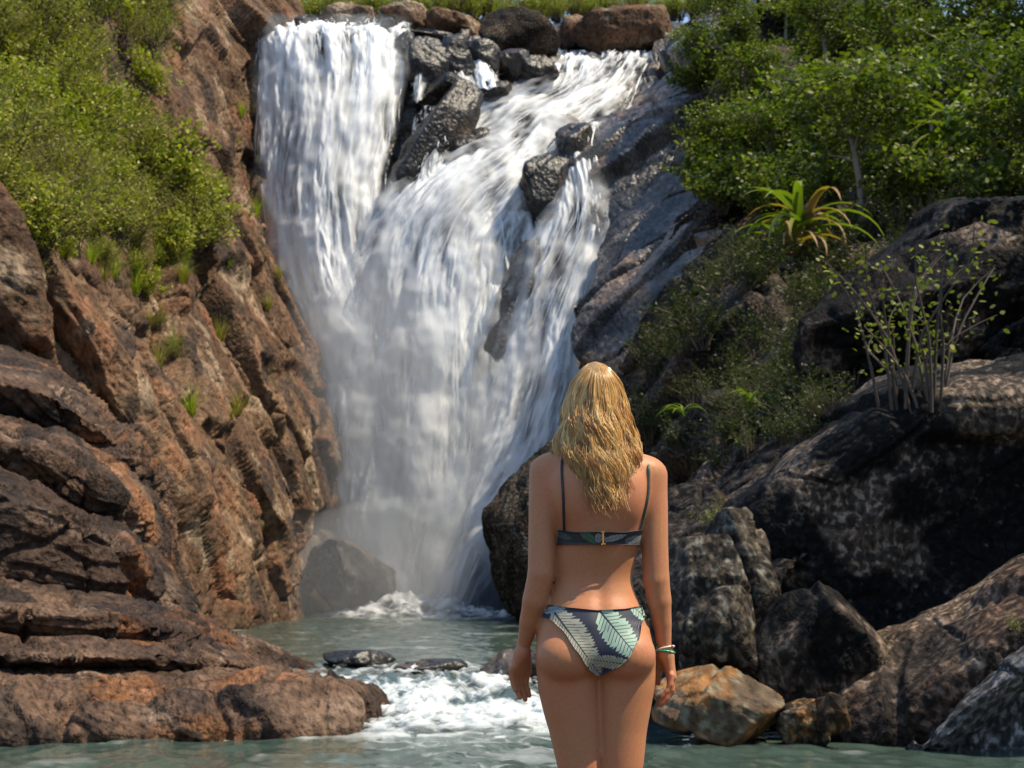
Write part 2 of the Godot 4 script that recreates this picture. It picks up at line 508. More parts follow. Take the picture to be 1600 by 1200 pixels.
	# the layered bluff in front of the cliff, and its low tongue into the rapid
	rows = [
		row([640, 1260, 22.5, 540, 1260, 20.8, 420, 1260, 20.3, 280, 1260, 20, 140, 1260, 19.8, 20, 1260, 19.5, -250, 1260, 18.6]),
		row([600, 1135, 22.4, 555, 1138, 20.6, 430, 1142, 19.9, 290, 1144, 19.6, 150, 1148, 19.3, 20, 1150, 19.0, -250, 1160, 18.2]),
		row([592, 1096, 22.6, 560, 1090, 21.1, 440, 1086, 20.5, 300, 1090, 20.1, 170, 1098, 19.8, 30, 1106, 19.4, -250, 1110, 18.6]),
		row([560, 1078, 24, 520, 1070, 23.4, 420, 1062, 22.4, 300, 1058, 21.5, 180, 1056, 20.9, 40, 1056, 20.3, -250, 1050, 19.4]),
		row([520, 1070, 26, 470, 1062, 25.4, 400, 1056, 24.4, 300, 1052, 23.3, 185, 1050, 22.7, 45, 1049, 22.0, -250, 1040, 20.8]),
		row([500, 1062, 26.4, 450, 1052, 25.4, 390, 1040, 23.8, 300, 1034, 22.2, 190, 1028, 21.2, 50, 1026, 20.5, -250, 1014, 19.8]),
		row([470, 1056, 28, 425, 1044, 26.6, 365, 1024, 25.2, 285, 1010, 23.8, 185, 1000, 22.9, 55, 994, 22.1, -250, 975, 20.8]),
		row([450, 1048, 29, 405, 1030, 27.4, 345, 1002, 25.2, 275, 984, 23.6, 180, 968, 22.5, 60, 958, 21.6, -250, 935, 20.4]),
		row([390, 1020, 33, 335, 1000, 30.5, 280, 975, 28.4, 220, 955, 27.0, 140, 938, 26.0, 40, 922, 25.0, -250, 880, 23.0]),
		row([345, 1000, 34, 295, 972, 31.4, 258, 915, 28.6, 205, 868, 26.8, 130, 828, 25.6, 40, 785, 24.5, -250, 705, 22.6]),
		row([330, 995, 35, 282, 955, 33, 254, 890, 31.0, 200, 840, 29.4, 125, 800, 28.2, 40, 762, 27.1, -250, 690, 25]),
		row([310, 985, 35.5, 270, 930, 33.4, 248, 848, 30.8, 195, 788, 28.8, 122, 742, 27.5, 40, 704, 26.4, -250, 630, 24.6]),
		row([305, 980, 36.5, 262, 900, 35.2, 243, 806, 33.4, 190, 750, 31.6, 118, 706, 30.4, 40, 670, 29.3, -250, 612, 27.4]),
		row([300, 970, 37, 258, 870, 35, 238, 750, 32.6, 184, 694, 30.8, 112, 640, 29.6, 40, 606, 28.6, -250, 545, 27]),
		row([300, 965, 40, 258, 850, 40, 235, 735, 40, 184, 670, 39, 112, 610, 38, 40, 570, 37, -250, 500, 34]),
		row([300, 965, 47, 258, 850, 47, 235, 735, 47, 184, 660, 47, 112, 590, 46, 40, 540, 45, -250, 460, 43]),
	]
	s = sheet(rows, 340, 430, shape_bluff, tint_bluff, true, true)
	mats.bluff_sheet = s
	tag(put("bluff", s.mesh, mats.bluff), "layered brown bluff sloping down to the rapid", "bluff", "", "structure")
	# the bank goes on outside the view
	rows = [
		row([1720, 1240, 17, 1770, 1120, 17.6, 1870, 950, 18.6, 2020, 800, 20, 2320, 600, 23]),
		row([1700, 1200, 20.6, 1750, 1060, 21.6, 1860, 880, 22.6, 2010, 720, 24, 2320, 500, 27]),
		row([1690, 1100, 23.6, 1750, 960, 24.4, 1860, 780, 25.6, 2010, 620, 27, 2320, 420, 30]),
	]
	s = sheet(rows, 90, 60, shape_smooth, tint_bank)
	tag(put("bank", s.mesh, mats.bank), "dark stone bank carrying on past the smooth grey slab", "rock bank", "", "structure")
	# slabs beside the falls, washed by spray
	rows = [
		row([915, 600, 66.5, 960, 610, 65.5, 1010, 600, 64.5, 1080, 560, 63, 1150, 510, 62]),
		row([910, 500, 69, 960, 490, 67.5, 1020, 480, 66.5, 1090, 440, 65.5, 1160, 400, 65]),
		row([930, 400, 72, 980, 390, 70.5, 1040, 380, 69.5, 1100, 350, 68.5, 1170, 320, 68]),
		row([905, 300, 75, 960, 300, 73.5, 1030, 290, 72.5, 1100, 270, 71.5, 1170, 240, 71]),
		row([900, 230, 78, 960, 215, 76.5, 1030, 190, 75.5, 1100, 180, 74.5, 1170, 160, 74]),
		row([990, 150, 82, 1020, 140, 81, 1060, 110, 79.5, 1110, 90, 78.5, 1180, 60, 78]),
		row([1030, 60, 90, 1060, 60, 89, 1090, 50, 88, 1130, 30, 87, 1190, 0, 86]),
	]
	s = sheet(rows, 160, 240, shape_slab, tint_slab)
	index_ground(s)
	tag(put("slab", s.mesh, mats.wet), "broad grey and tan wet slabs beside the falls", "rock slab", "", "structure")
	# the huge boulder by the lower pool: a worn crest over a steep black face
	rows = [
		row([1150, 1140, 22.2, 1230, 1130, 22, 1330, 1080, 21.8, 1450, 1020, 21.8, 1560, 960, 21.8, 1750, 890, 21.5]),
		row([1135, 980, 22.4, 1220, 960, 22.2, 1330, 930, 22.0, 1450, 890, 21.9, 1560, 850, 21.9, 1750, 790, 21.6]),
		row([1125, 880, 22.5, 1200, 840, 22.1, 1300, 790, 21.8, 1420, 740, 21.6, 1540, 710, 21.5, 1750, 670, 21.2]),
		row([1120, 815, 22.6, 1190, 770, 22.2, 1280, 712, 21.9, 1400, 645, 21.7, 1520, 618, 21.6, 1750, 588, 21.3]),
		row([1122, 795, 23.2, 1185, 742, 23.0, 1270, 682, 22.9, 1400, 600, 23.0, 1515, 582, 23.0, 1750, 550, 22.8]),
		row([1130, 790, 26.5, 1190, 735, 27, 1270, 672, 27.5, 1400, 590, 28, 1515, 572, 28, 1750, 535, 28]),
	]
	s = sheet(rows, 220, 180, shape_smooth, tint_black)
	index_ground(s)
	tag(put("boulder", s.mesh, mats.bank), "huge black-stained boulder with ragged bare brown patches", "boulder")
	rows = [
		row([1270, 1205, 20.6, 1300, 1210, 19.4, 1380, 1200, 18.9, 1460, 1200, 18.7, 1540, 1200, 18.5, 1640, 1200, 18.3, 1900, 1200, 17.6]),
		row([1255, 1175, 20.6, 1290, 1160, 19.3, 1370, 1142, 18.8, 1450, 1092, 18.5, 1530, 1037, 18.3, 1640, 965, 18.1, 1900, 800, 17.4]),
		row([1215, 1140, 20.8, 1240, 1118, 19.8, 1330, 1080, 19.4, 1430, 1035, 19.1, 1520, 985, 18.9, 1640, 920, 18.6, 1900, 755, 17.9]),
		row([1195, 1110, 21.2, 1215, 1090, 20.4, 1310, 1040, 20.1, 1410, 985, 19.9, 1510, 930, 19.7, 1640, 860, 19.4, 1900, 700, 18.7]),
		row([1185, 1100, 22.2, 1200, 1078, 21.6, 1300, 1020, 21.4, 1400, 965, 21.2, 1500, 910, 21, 1640, 835, 20.7, 1900, 680, 20.0]),
	]
	s = sheet(rows, 250, 110, shape_smooth, tint_brown)
	index_ground(s)
	tag(put("boulder", s.mesh, mats.bank), "long brown lichen-streaked slab dipping into the lower pool", "boulder")
	rows = [
		row([1400, 1215, 19.2, 1470, 1225, 18.2, 1530, 1215, 18.1, 1600, 1215, 18.0, 1660, 1215, 17.9, 1900, 1215, 17.3]),
		row([1400, 1195, 19.2, 1462, 1190, 18.2, 1530, 1150, 18.15, 1600, 1120, 18.1, 1660, 1090, 18.0, 1900, 980, 17.4]),
		row([1395, 1185, 19.2, 1446, 1176, 17.9, 1520, 1112, 17.6, 1580, 1066, 17.5, 1660, 1010, 17.4, 1900, 850, 16.9]),
		row([1390, 1180, 19.2, 1425, 1166, 18.1, 1490, 1105, 17.9, 1550, 1055, 17.8, 1660, 972, 17.6, 1900, 800, 17.1]),
		row([1385, 1175, 19.4, 1418, 1158, 18.8, 1480, 1100, 18.6, 1540, 1050, 18.4, 1660, 955, 18.2, 1900, 780, 17.7]),
	]
	s = sheet(rows, 180, 90, shape_smooth, tint_grey)
	index_ground(s)
	tag(put("boulder", s.mesh, mats.bank), "smooth grey slab sloping beside the brown lichen-streaked one", "boulder")

func shape_slab(p: Vector3, n: Vector3) -> Vector3:
	var q := warp(p, 1.0)
	var s := Vector3(q.x * 0.8 + q.y * 0.6, (q.y * 0.8 - q.x * 0.6) * 1.2, q.z) * Vector3(0.26, 0.62, 0.42)
	var d := 1.4 * block(s, noises.cell_a, noises.crack_a, 6.0, 0.05) + 0.4 * block(s, noises.cell_b, noises.crack_b, 2.2, 0.06) + 0.05 * block(q, noises.cell_c, noises.crack_c, 1.0, 0.12) - 1.0
	return n * (d + 0.06 * noises.fine.get_noise_3dv(p) + 0.01 * noises.grit.get_noise_3dv(p))

func tint_slab(p: Vector3, n: Vector3) -> Color:
	var a: float = noises.patch2.get_noise_3dv(p)
	var k := lin(0.06, 0.058, 0.06).lerp(lin(0.20, 0.175, 0.16), ss(-0.3, 0.3, a + 0.4 * noises.patch3.get_noise_3dv(p)))
	k = k.lerp(lin(0.34, 0.22, 0.14), 0.8 * ss(0.12, 0.32, noises.patch2.get_noise_3dv(p * 0.7 + Vector3(0, 0, 50))))
	return k * (1.0 + 0.2 * noises.speck.get_noise_3dv(p))

func shape_smooth(p: Vector3, n: Vector3) -> Vector3:
	var q := warp(p, 0.6)
	var d := 0.2 * block(q * 0.6, noises.cell_a, noises.crack_a, 5.0, 0.04) + 0.07 * block(q * 0.8, noises.cell_b, noises.crack_b, 1.6, 0.05) - 0.18
	return n * (d + 0.22 * noises.mid.get_noise_3dv(p * 1.3) + 0.05 * noises.fine.get_noise_3dv(p) + 0.02 * noises.grit.get_noise_3dv(p))

func tint_brown(p: Vector3, n: Vector3) -> Color:
	var c: float = noises.patch3.get_noise_3dv(p * 1.2)
	var k := lin(0.24, 0.15, 0.105).lerp(lin(0.42, 0.30, 0.22), ss(-0.3, 0.3, noises.patch2.get_noise_3dv(p * 1.4) + 0.4 * c))
	k = k.lerp(lin(0.04, 0.035, 0.033), 0.8 * ss(0.05, 0.3, noises.patch2.get_noise_3dv(p * 1.2 + Vector3(0, 0, 30)) + 0.3 * c))
	return k * (1.0 + 0.3 * noises.speck.get_noise_3dv(p * 2.0))

func tint_grey(p: Vector3, n: Vector3) -> Color:
	var c: float = noises.patch3.get_noise_3dv(p * 1.2)
	var k := lin(0.26, 0.25, 0.25).lerp(lin(0.36, 0.34, 0.33), ss(-0.2, 0.2, c))
	k = k.lerp(lin(0.035, 0.03, 0.03), 0.9 * ss(0.1, 0.3, noises.patch2.get_noise_3dv(p * 1.1 + Vector3(0, 50, 0)) + 0.3 * c))
	return k

func tint_pale(p: Vector3, n: Vector3) -> Color:
	var a: float = noises.patch2.get_noise_3dv(p)
	var k := lin(0.25, 0.16, 0.105).lerp(lin(0.42, 0.32, 0.23), ss(-0.3, 0.3, a))
	k = k.lerp(lin(0.10, 0.08, 0.07), 0.7 * ss(0.15, 0.4, noises.patch2.get_noise_3dv(p + Vector3(30, 0, 0))))
	return k * (1.0 + 0.22 * noises.speck.get_noise_3dv(p))

func tint_lichen(p: Vector3, n: Vector3) -> Color:
	var a: float = noises.patch2.get_noise_3dv(p * 1.4)
	var c: float = noises.patch3.get_noise_3dv(p * 2.0)
	var k := lin(0.10, 0.078, 0.058).lerp(lin(0.27, 0.205, 0.15), ss(-0.35, 0.3, a + 0.4 * c))
	k = k.lerp(lin(0.022, 0.021, 0.02), 0.75 * ss(0.0, 0.25, noises.patch3.get_noise_3dv(p * 0.9 + Vector3(20, 0, 0))))
	k = k.lerp(lin(0.34, 0.34, 0.29), 0.75 * ss(0.25, 0.42, noises.speck.get_noise_3dv(p * 1.2) + 0.5 * c))
	return k * (1.0 + 0.3 * noises.speck.get_noise_3dv(p * 3.0))

func tint_orange(p: Vector3, n: Vector3) -> Color:
	var a: float = noises.patch3.get_noise_3dv(p * 1.3)
	var k := lin(0.13, 0.092, 0.062).lerp(lin(0.37, 0.18, 0.068), ss(-0.25, 0.25, a))
	k = k.lerp(lin(0.30, 0.28, 0.20), 0.7 * ss(0.2, 0.45, noises.speck.get_noise_3dv(p) + 0.5 * noises.patch3.get_noise_3dv(p * 2.0)))
	return k * (1.0 + 0.3 * noises.speck.get_noise_3dv(p * 3.0))

# black biofilm over nearly everything, bare brown stone in ragged patches
func tint_black(p: Vector3, n: Vector3) -> Color:
	var a: float = noises.patch2.get_noise_3dv(p)
	var c: float = noises.patch3.get_noise_3dv(p * 1.3)
	var k := lin(0.015, 0.0125, 0.011).lerp(lin(0.04, 0.032, 0.026), ss(-0.1, 0.4, c))
	k = k.lerp(lin(0.34, 0.25, 0.185), 0.9 * ss(0.06, 0.26, a + 0.25 * c))
	k = k.lerp(lin(0.26, 0.25, 0.22), 0.6 * ss(0.5, 0.62, noises.speck.get_noise_3dv(p * 1.1) + 0.3 * c))
	return k * (1.0 + 0.3 * noises.speck.get_noise_3dv(p * 2.0))

func build_boulders() -> void:
	var cl: Material = mats.cliff
	var wt: Material = mats.wet
	var bk: Material = mats.bank
	var up := "boulders along the lip of the falls"
	boulder("flat tan boulder on the lip of the falls", 1, 548, 46, 86, Vector3(2.8, 1.15, 2.2), tint_pale, cl, Vector3(0, 0.3, 0.05), up)
	boulder("tan boulder on the lip beside the flat tan one", 2, 640, 56, 86, Vector3(3.2, 1.5, 2.4), tint_pale, cl, Vector3(0, 1.1, -0.05), up)
	boulder("brown block below the tan boulders of the lip", 3, 705, 68, 85.5, Vector3(3.2, 1.6, 2.2), tint_cliff, cl, Vector3(0, 0.6, 0), up)
	boulder("rounded grey boulder on the lip of the falls", 4, 806, 104, 87, Vector3(4.6, 2.5, 3.2), tint_bank, bk, Vector3(0, 0.4, 0), up, 6)
	boulder("large brown boulder above the far chute", 5, 985, 92, 90, Vector3(6.0, 2.7, 4.2), tint_cliff, cl, Vector3(0, 0.2, 0.05), up)
	boulder("brown boulder between the grey boulder and the large brown one", 6, 905, 86, 91, Vector3(2.4, 1.8, 2.2), tint_cliff, cl, Vector3(0, 1.4, 0), up)
	var knob := "small dark rocks breaking the lip of the falls"
	for k in 5:
		boulder("small dark rock breaking the water on the lip of the falls", 10 + k, [428, 470, 512, 566, 606][k], [47, 44, 48, 45, 50][k], 83.4, Vector3([0.8, 0.5, 0.9, 0.6, 1.1][k], 0.55, 0.8), tint_wet, wt, Vector3(0, k * 1.1, 0), knob, 10, 20)
	var step := "dark blocks stepping down under the lip"
	var q := [[668, 150, 82.6, 2.0, 3.0, 1.8], [712, 140, 83.2, 1.7, 2.6, 1.7], [752, 128, 84, 1.8, 2.2, 1.7], [690, 172, 82, 3.4, 1.2, 1.8], [800, 128, 84.6, 1.9, 1.5, 1.8], [838, 140, 84.6, 2.0, 1.5, 1.8], [775, 160, 83.0, 2.2, 0.9, 1.5], [630, 110, 83, 1.4, 2.0, 1.4]]
	for k in q.size():
		boulder("dark wet block in the steps under the lip", 20 + k, q[k][0], q[k][1], q[k][2] - 1.2, Vector3(q[k][3], q[k][4], q[k][5]), tint_wet, wt, Vector3(0, k * 0.7, 0.1 * sin(k * 2.0)), step, 10, 24)
	boulder("dark wet rock parting the falls under the steps", 40, 615, 345, 78.2, Vector3(2.6, 7.6, 2.2), tint_wet, wt, Vector3(0.1, 0.4, -0.5), "", 12)
	boulder("dark wet knob in the middle of the falls", 41, 838, 350, 75.6, Vector3(2.3, 3.4, 2.0), tint_wet, wt, Vector3(0, 0.9, -0.2), "", 12)
	boulder("dark wet rib low in the falls", 44, 772, 590, 74.2, Vector3(1.6, 6.4, 1.6), tint_wet, wt, Vector3(0.1, 0.7, -0.28), "", 12)
	boulder("dark wet ledge between the shelf and the chute of the falls", 45, 745, 262, 78.6, Vector3(3.4, 1.5, 1.6), tint_wet, wt, Vector3(0, 0.3, 0.35), "", 12)
	boulder("dark wet ledge beside the top of the chute", 46, 905, 262, 77.6, Vector3(2.4, 2.0, 1.6), tint_wet, wt, Vector3(0, 0.8, 0.4), "", 12)
	boulder("small brown rock on the shelf of the falls", 42, 875, 204, 79.6, Vector3(1.8, 0.7, 1.3), tint_pale, cl, Vector3(0, 0.4, 0.1))
	# at the foot of the falls
	boulder("grey and tan boulder in the mist at the cliff foot", 64, 540, 980, 70.5, Vector3(5.4, 3.4, 3.4), tint_slab, cl, Vector3(0, 0.9, -0.3), "", 11, 44)
	boulder("tall dark boulder at the foot of the falls", 61, 838, 985, 61, Vector3(5.2, 7.4, 4.2), tint_lichen, bk, Vector3(0, 0.4, -0.28), "", 12, 40)
	# by the lower pool
	boulder("orange-brown boulder standing in the lower pool", 70, 1128, 1172, 19.2, Vector3(1.22, 0.74, 0.9), tint_orange, cl, Vector3(0, 0.2, 0.06), "", 7, 44)
	boulder("tall lichen-spotted grey boulder behind the orange-brown one", 71, 1122, 1130, 20.6, Vector3(1.5, 2.1, 1.4), tint_lichen, bk, Vector3(0, 0.6, 0.05), "", 11, 54)
	boulder("narrow grey boulder leaning on the lichen-spotted one", 72, 1190, 1110, 21.0, Vector3(0.8, 2.2, 1.2), tint_lichen, bk, Vector3(0, 0.3, 0.2), "", 10, 44)
	boulder("black-stained boulder wedged under the huge one", 74, 1300, 1130, 20.2, Vector3(1.3, 1.5, 1.3), tint_black, bk, Vector3(0, 0.8, 0.3), "", 9, 44)
	boulder("small red-brown boulder at the edge of the lower pool", 78, 1256, 1166, 19.0, Vector3(0.55, 0.42, 0.5), tint_orange, bk, Vector3(0, 0.4, 0), "", 7, 30)
	boulder("small grey stone on the shore between the boulders", 79, 1240, 1130, 19.8, Vector3(0.4, 0.3, 0.4), tint_lichen, bk, Vector3(0, 0.9, 0), "", 7, 24)
	boulder("small rounded brown stone against the long slab", 80, 1303, 1150, 18.7, Vector3(0.3, 0.42, 0.32), tint_orange, bk, Vector3(0, 0.2, 0), "", 7, 24)
	boulder("black-stained slab lying above the huge black-stained boulder", 81, 1500, 560, 30, Vector3(5.0, 2.0, 3.0), tint_black, bk, Vector3(0, 0.2, 0.4), "", 9, 50)
	boulder("dark slab behind the saplings", 82, 1560, 470, 36, Vector3(5.0, 2.2, 3.0), tint_black, bk, Vector3(0, 0.3, 0.4), "", 9, 50)
	# in the rapid
	var rap := "dark rocks in the rapid"
	boulder("low dark rock on the dark-bank side of the rapid", 90, 812, 1064, 25, Vector3(1.0, 0.36, 0.9), tint_black, wt, Vector3(0, 0.3, 0.05), rap, 8, 30)
	boulder("low dark rock in the middle of the rapid", 91, 670, 1060, 26.0, Vector3(0.9, 0.16, 0.8), tint_wet, wt, Vector3(0, 0.8, 0), rap, 8, 30)
	boulder("low dark rock at the head of the rapid", 92, 560, 1046, 27.5, Vector3(1.0, 0.18, 0.8), tint_wet, wt, Vector3(0, 0.1, 0), rap, 8, 30)
	# leaning slabs in front of the cliff
	var lean := "leaning brown slabs against the cliff"
	boulder("tall leaning brown slab against the cliff", 100, 190, 690, 48, Vector3(2.2, 8.0, 4.0), tint_cliff, cl, Vector3(0.1, 0.5, 0.55), lean, 12, 60)
	boulder("broad leaning slab under the shrubs", 101, 60, 600, 44, Vector3(2.4, 6.5, 4.0), tint_cliff, cl, Vector3(0.05, 0.6, 0.5), lean, 12, 60)

func build_ledge() -> void:
	# the ledge the person stands on, out of the frame below
	var P := PackedVector3Array()
	var n := 60
	for j in n + 1:
		for i in n + 1:
			var x := lerpf(-2.2, 2.6, float(i) / n)
			var z := lerpf(0.8, -5.6, float(j) / n)
			var rim := maxf(ss(0.82, 1.0, absf(2.0 * i / n - 1.0)), ss(0.82, 1.0, absf(2.0 * j / n - 1.0)))
			var calm := ss(0.2, 0.6, Vector2(x - feet.x, z - feet.z).length())
			P.append(Vector3(x, feet.y - 0.004 + calm * 0.10 * (noises.fine.get_noise_2d(x, z) - 0.5) - rim * rim * 1.6, z))
	var N := grid_normals(P, n + 1, n + 1)
	var C := PackedColorArray()
	for k in P.size(): C.append(tint_bluff(P[k], N[k]))
	tag(put("ledge", arrays_mesh(P, N, C, grid_index(n + 1, n + 1)), mats.cliff), "brown rock ledge under the feet of the person", "ledge", "", "structure")

func mist(where: Vector3, size: Vector3, density: float) -> void:
	var f := FogVolume.new()
	f.name = numbered("mist")
	f.shape = RenderingServer.FOG_VOLUME_SHAPE_ELLIPSOID
	f.size = size
	f.position = where
	var m := FogMaterial.new()
	m.resource_name = "mist"
	m.density = density
	m.albedo = Color(0.93, 0.95, 0.98)
	f.material = m
	add_child(f)
	tag(f, "white mist drifting at the foot of the falls", "mist", "mist at the foot of the falls", "stuff")

func build_mist() -> void:
	for q in [[630, 915, 69.5, 13, 8, 6, 0.08], [600, 760, 72, 11, 20, 5, 0.04], [700, 740, 71, 12, 19, 4, 0.04], [570, 560, 75, 9, 12, 4, 0.05], [480, 910, 63, 14, 6, 6, 0.016]]:
		mist(at(q[0], q[1], q[2]), Vector3(q[3], q[4], q[5]), q[6])

# ---------------------------------------------------------------- water
func plain(called: String, rough: float, specular := 0.5) -> StandardMaterial3D:
	var m := StandardMaterial3D.new()
	m.resource_name = called
	m.vertex_color_use_as_albedo = true
	m.roughness = rough
	m.metallic_specular = specular
	return m

func pool_level(p: Vector3) -> float:
	return 0.06 * noises.wave.get_noise_3d(p.x * 0.9, p.z * 0.55, 0.0) + 0.035 * noises.chop.get_noise_3d(p.x, p.z * 0.6, 4.0)

func pool_mesh(x0: float, x1: float, z0: float, z1: float, y: float, nx: int, nz: int, tint: Callable) -> ArrayMesh:
	var P := PackedVector3Array()
	var w := nx + 1
	for j in nz + 1:
		for i in w:
			var p := Vector3(lerpf(x0, x1, float(i) / nx), y, lerpf(z0, z1, pow(float(j) / nz, 1.5)))
			p.y += pool_level(p)
			P.append(p)
	var N := grid_normals(P, w, nz + 1)
	var C := PackedColorArray()
	for k in P.size():
		C.append(tint.call(P[k]))
	return arrays_mesh(P, N, C, grid_index(w, nz + 1))

# aerated water: green-grey, with floating foam where the currents carry it
func tint_pool(p: Vector3) -> Color:
	var k := lin(0.058, 0.088, 0.073)
	var lace: float = noises.streak.get_noise_3d(p.x * 0.5, p.z * 0.35, 3.0) + 0.4 * noises.chop.get_noise_3d(p.x, p.z, 9.0)
	var foot := maxf(ss(-70.0, -76.0, p.z), ss(-18.9, -20.3, p.z) * ss(2.8, 1.0, absf(p.x + 1.0)) if p.z > -24.0 else 0.0)
	return k.lerp(lin(0.62, 0.65, 0.64), maxf(0.3 * ss(0.25, 0.5, lace), 0.9 * ss(0.55, 1.05, foot + 0.9 * lace)))

# One fall of white water over the rock. rows: [left px, right px, py, left depth, right depth]
func stream(parent: Node3D, rows: Array, nu: int, nv: int, cover: float, strands: int, sd: int, toward := 0.5, grain := 1.0) -> void:
	var ctl := []
	for r in rows:
		var a: PackedVector3Array = []
		for k in 5:
			var f := k / 4.0
			a.append(at(lerpf(r[0], r[1], f), r[2], lerpf(r[3], r[4], f) - toward * (0.4 + 0.6 * sin(PI * f))))
		ctl.append(a)
	var w := nu + 1
	var h := nv + 1
	var P := PackedVector3Array()
	P.resize(w * h)
	for j in h:
		var x := float(j) / nv * (ctl.size() - 1)
		var r := mini(int(x), ctl.size() - 2)
		var cols := PackedVector3Array()
		for k in 5:
			cols.append(ctl[r][k].cubic_interpolate(ctl[r + 1][k], ctl[maxi(r - 1, 0)][k], ctl[mini(r + 2, ctl.size() - 1)][k], x - r))
		for i in w:
			P[j * w + i] = spline(cols, float(i) / nu)
	var N := grid_normals(P, w, h, true)
	var S := PackedVector2Array()          # metres across, metres along
	S.resize(P.size())
	for j in h:
		var s := 0.0
		for i in w:
			if i > 0: s += P[j * w + i].distance_to(P[j * w + i - 1]) * grain
			var t := 0.0 if j == 0 else S[(j - 1) * w + i].y + P[j * w + i].distance_to(P[(j - 1) * w + i]) * grain
			S[j * w + i] = Vector2(s, t)
	var C := PackedColorArray()
	C.resize(P.size())
	var z := sd * 13.7
	var Q := P.duplicate()
	for j in h:
		var total := S[j * w + nu].x
		for i in w:
			var k := j * w + i
			# the flow wanders: sample streaks along slightly curved paths
			var sx: float = S[k].x - total * 0.5 + 0.5 * noises.mid.get_noise_3d(S[k].x * 0.6, S[k].y * 0.25, z)
			var ty: float = S[k].y
			var big: float = noises.streak.get_noise_3d(sx * 0.55, ty * 0.09, z)
			var thin: float = noises.streak.get_noise_3d(sx * 2.2, ty * 0.42, z + 50.0)
			var curd: float = noises.streak.get_noise_3d(sx * 2.4, ty * 0.7, z + 90.0)
			Q[k] += N[k] * (0.5 * big + 0.18 * thin + 0.08 * curd) * ss(0.0, 0.05, float(j) / nv) / grain
			var f := float(i) / nu
			var edge := minf(f, 1.0 - f) * total
			var a := cover + 0.45 * ss(0.4, 0.75, float(j) / nv) + 0.9 * big + 0.75 * thin + 0.4 * curd
			a = minf(a, -0.5 + 2.4 * edge / minf(1.2, total * 0.5) + 0.8 * thin)
			C[k] = Color(0.86, 0.88, 0.90, clampf(a, 0.0, 1.0))
	put("veil", arrays_mesh(Q, grid_normals(Q, w, h, true), C, grid_index(w, h, true)), mats.veil, parent)
	# a thin haze of spray that hangs off the sheet
	if strands > 200:
		var H := PackedVector3Array()
		var HC := PackedColorArray()
		for k in P.size():
			var f := float(k % w) / nu
			var g := float(k / w) / nv
			H.append(P[k] + N[k] * (0.7 + 0.4 * noises.mid.get_noise_3dv(P[k])))
			var puff: float = noises.mid.get_noise_3dv(P[k] * Vector3(1.6, 0.28, 1.6)) + 0.4 * noises.fine.get_noise_3dv(P[k] * Vector3(0.9, 0.2, 0.9))
			HC.append(Color(0.88, 0.9, 0.92, clampf((0.32 + 0.7 * puff) * ss(0.02, 0.2, minf(f, 1.0 - f)) * ss(0.09, 0.35, g) * ss(1.0, 0.9, g), 0.0, 0.55)))
		put("spray", arrays_mesh(H, grid_normals(H, w, h, true), HC, grid_index(w, h, true)), mats.veil, parent)
	# loose ropes and threads of water that leave the sheet
	var r := RandomNumberGenerator.new()
	r.seed = sd
	var V := PackedVector3Array()
	var VN := PackedVector3Array()
	var ix := PackedInt32Array()
	for q in strands:
		var u := r.randf_range(0.01, 0.99)
		var t := r.randf() * 0.97
		var long := r.randf_range(0.02, 0.11)
		var wide := r.randf_range(0.01, 0.035)
		var out := r.randf_range(0.0, 0.45)
		var drift := r.randf_range(-0.02, 0.02)
		var at0 := V.size()
		for k in 6:
			var f := k / 5.0
			var jj := clampf((t + long * f) * nv, 0.0, nv)
			var ii := clampf((u + drift * f) * nu, 0.0, nu)
			var g := int(jj) * w + int(ii)
			var p := Q[g].lerp(Q[mini(g + w, Q.size() - 1)], jj - int(jj)) + N[g] * (0.03 + out * f)
			var side := (P[mini(g + 1, P.size() - 1)] - P[g]).normalized() * wide * (sin(PI * minf(0.08 + f * 0.9, 1.0)))
			p += side.normalized() * (ii - int(ii)) * (P[mini(g + 1, P.size() - 1)] - P[g]).length()
			var n := N[g]
			V.append(p - side)
			V.append(p + side)
			VN.append(n)
			VN.append(n)
			if k < 5:
				var b := at0 + k * 2
				ix.append_array([b, b + 1, b + 2, b + 1, b + 3, b + 2])
	if strands:
		var VC := PackedColorArray()
		VC.resize(V.size())
		VC.fill(Color(0.88, 0.9, 0.92))
		tag(put("strands", arrays_mesh(V, VN, VC, ix), mats.foam, parent), "", "", "", "stuff")

func rapid_height(x: float, z: float) -> float:
	# z runs from the lip of the upper pool (-27.5) to the lower pool (-19.4)
	var t := clampf((z + 27.5) / 8.1, 0.0, 1.0)
	var y := POOL * (1.0 - ss(0.15, 0.95, t))
	var rough := sin(PI * t)
	y += rough * (0.20 * noises.wave.get_noise_3d(x * 0.9, z * 0.6, 20.0) + 0.07 * noises.chop.get_noise_3d(x * 1.0, z * 0.7, 22.0) + 0.015 * noises.grit.get_noise_3d(x * 0.9, z * 0.6, 5.0))
	return y + 0.02 - 0.06 * (1.0 - rough)

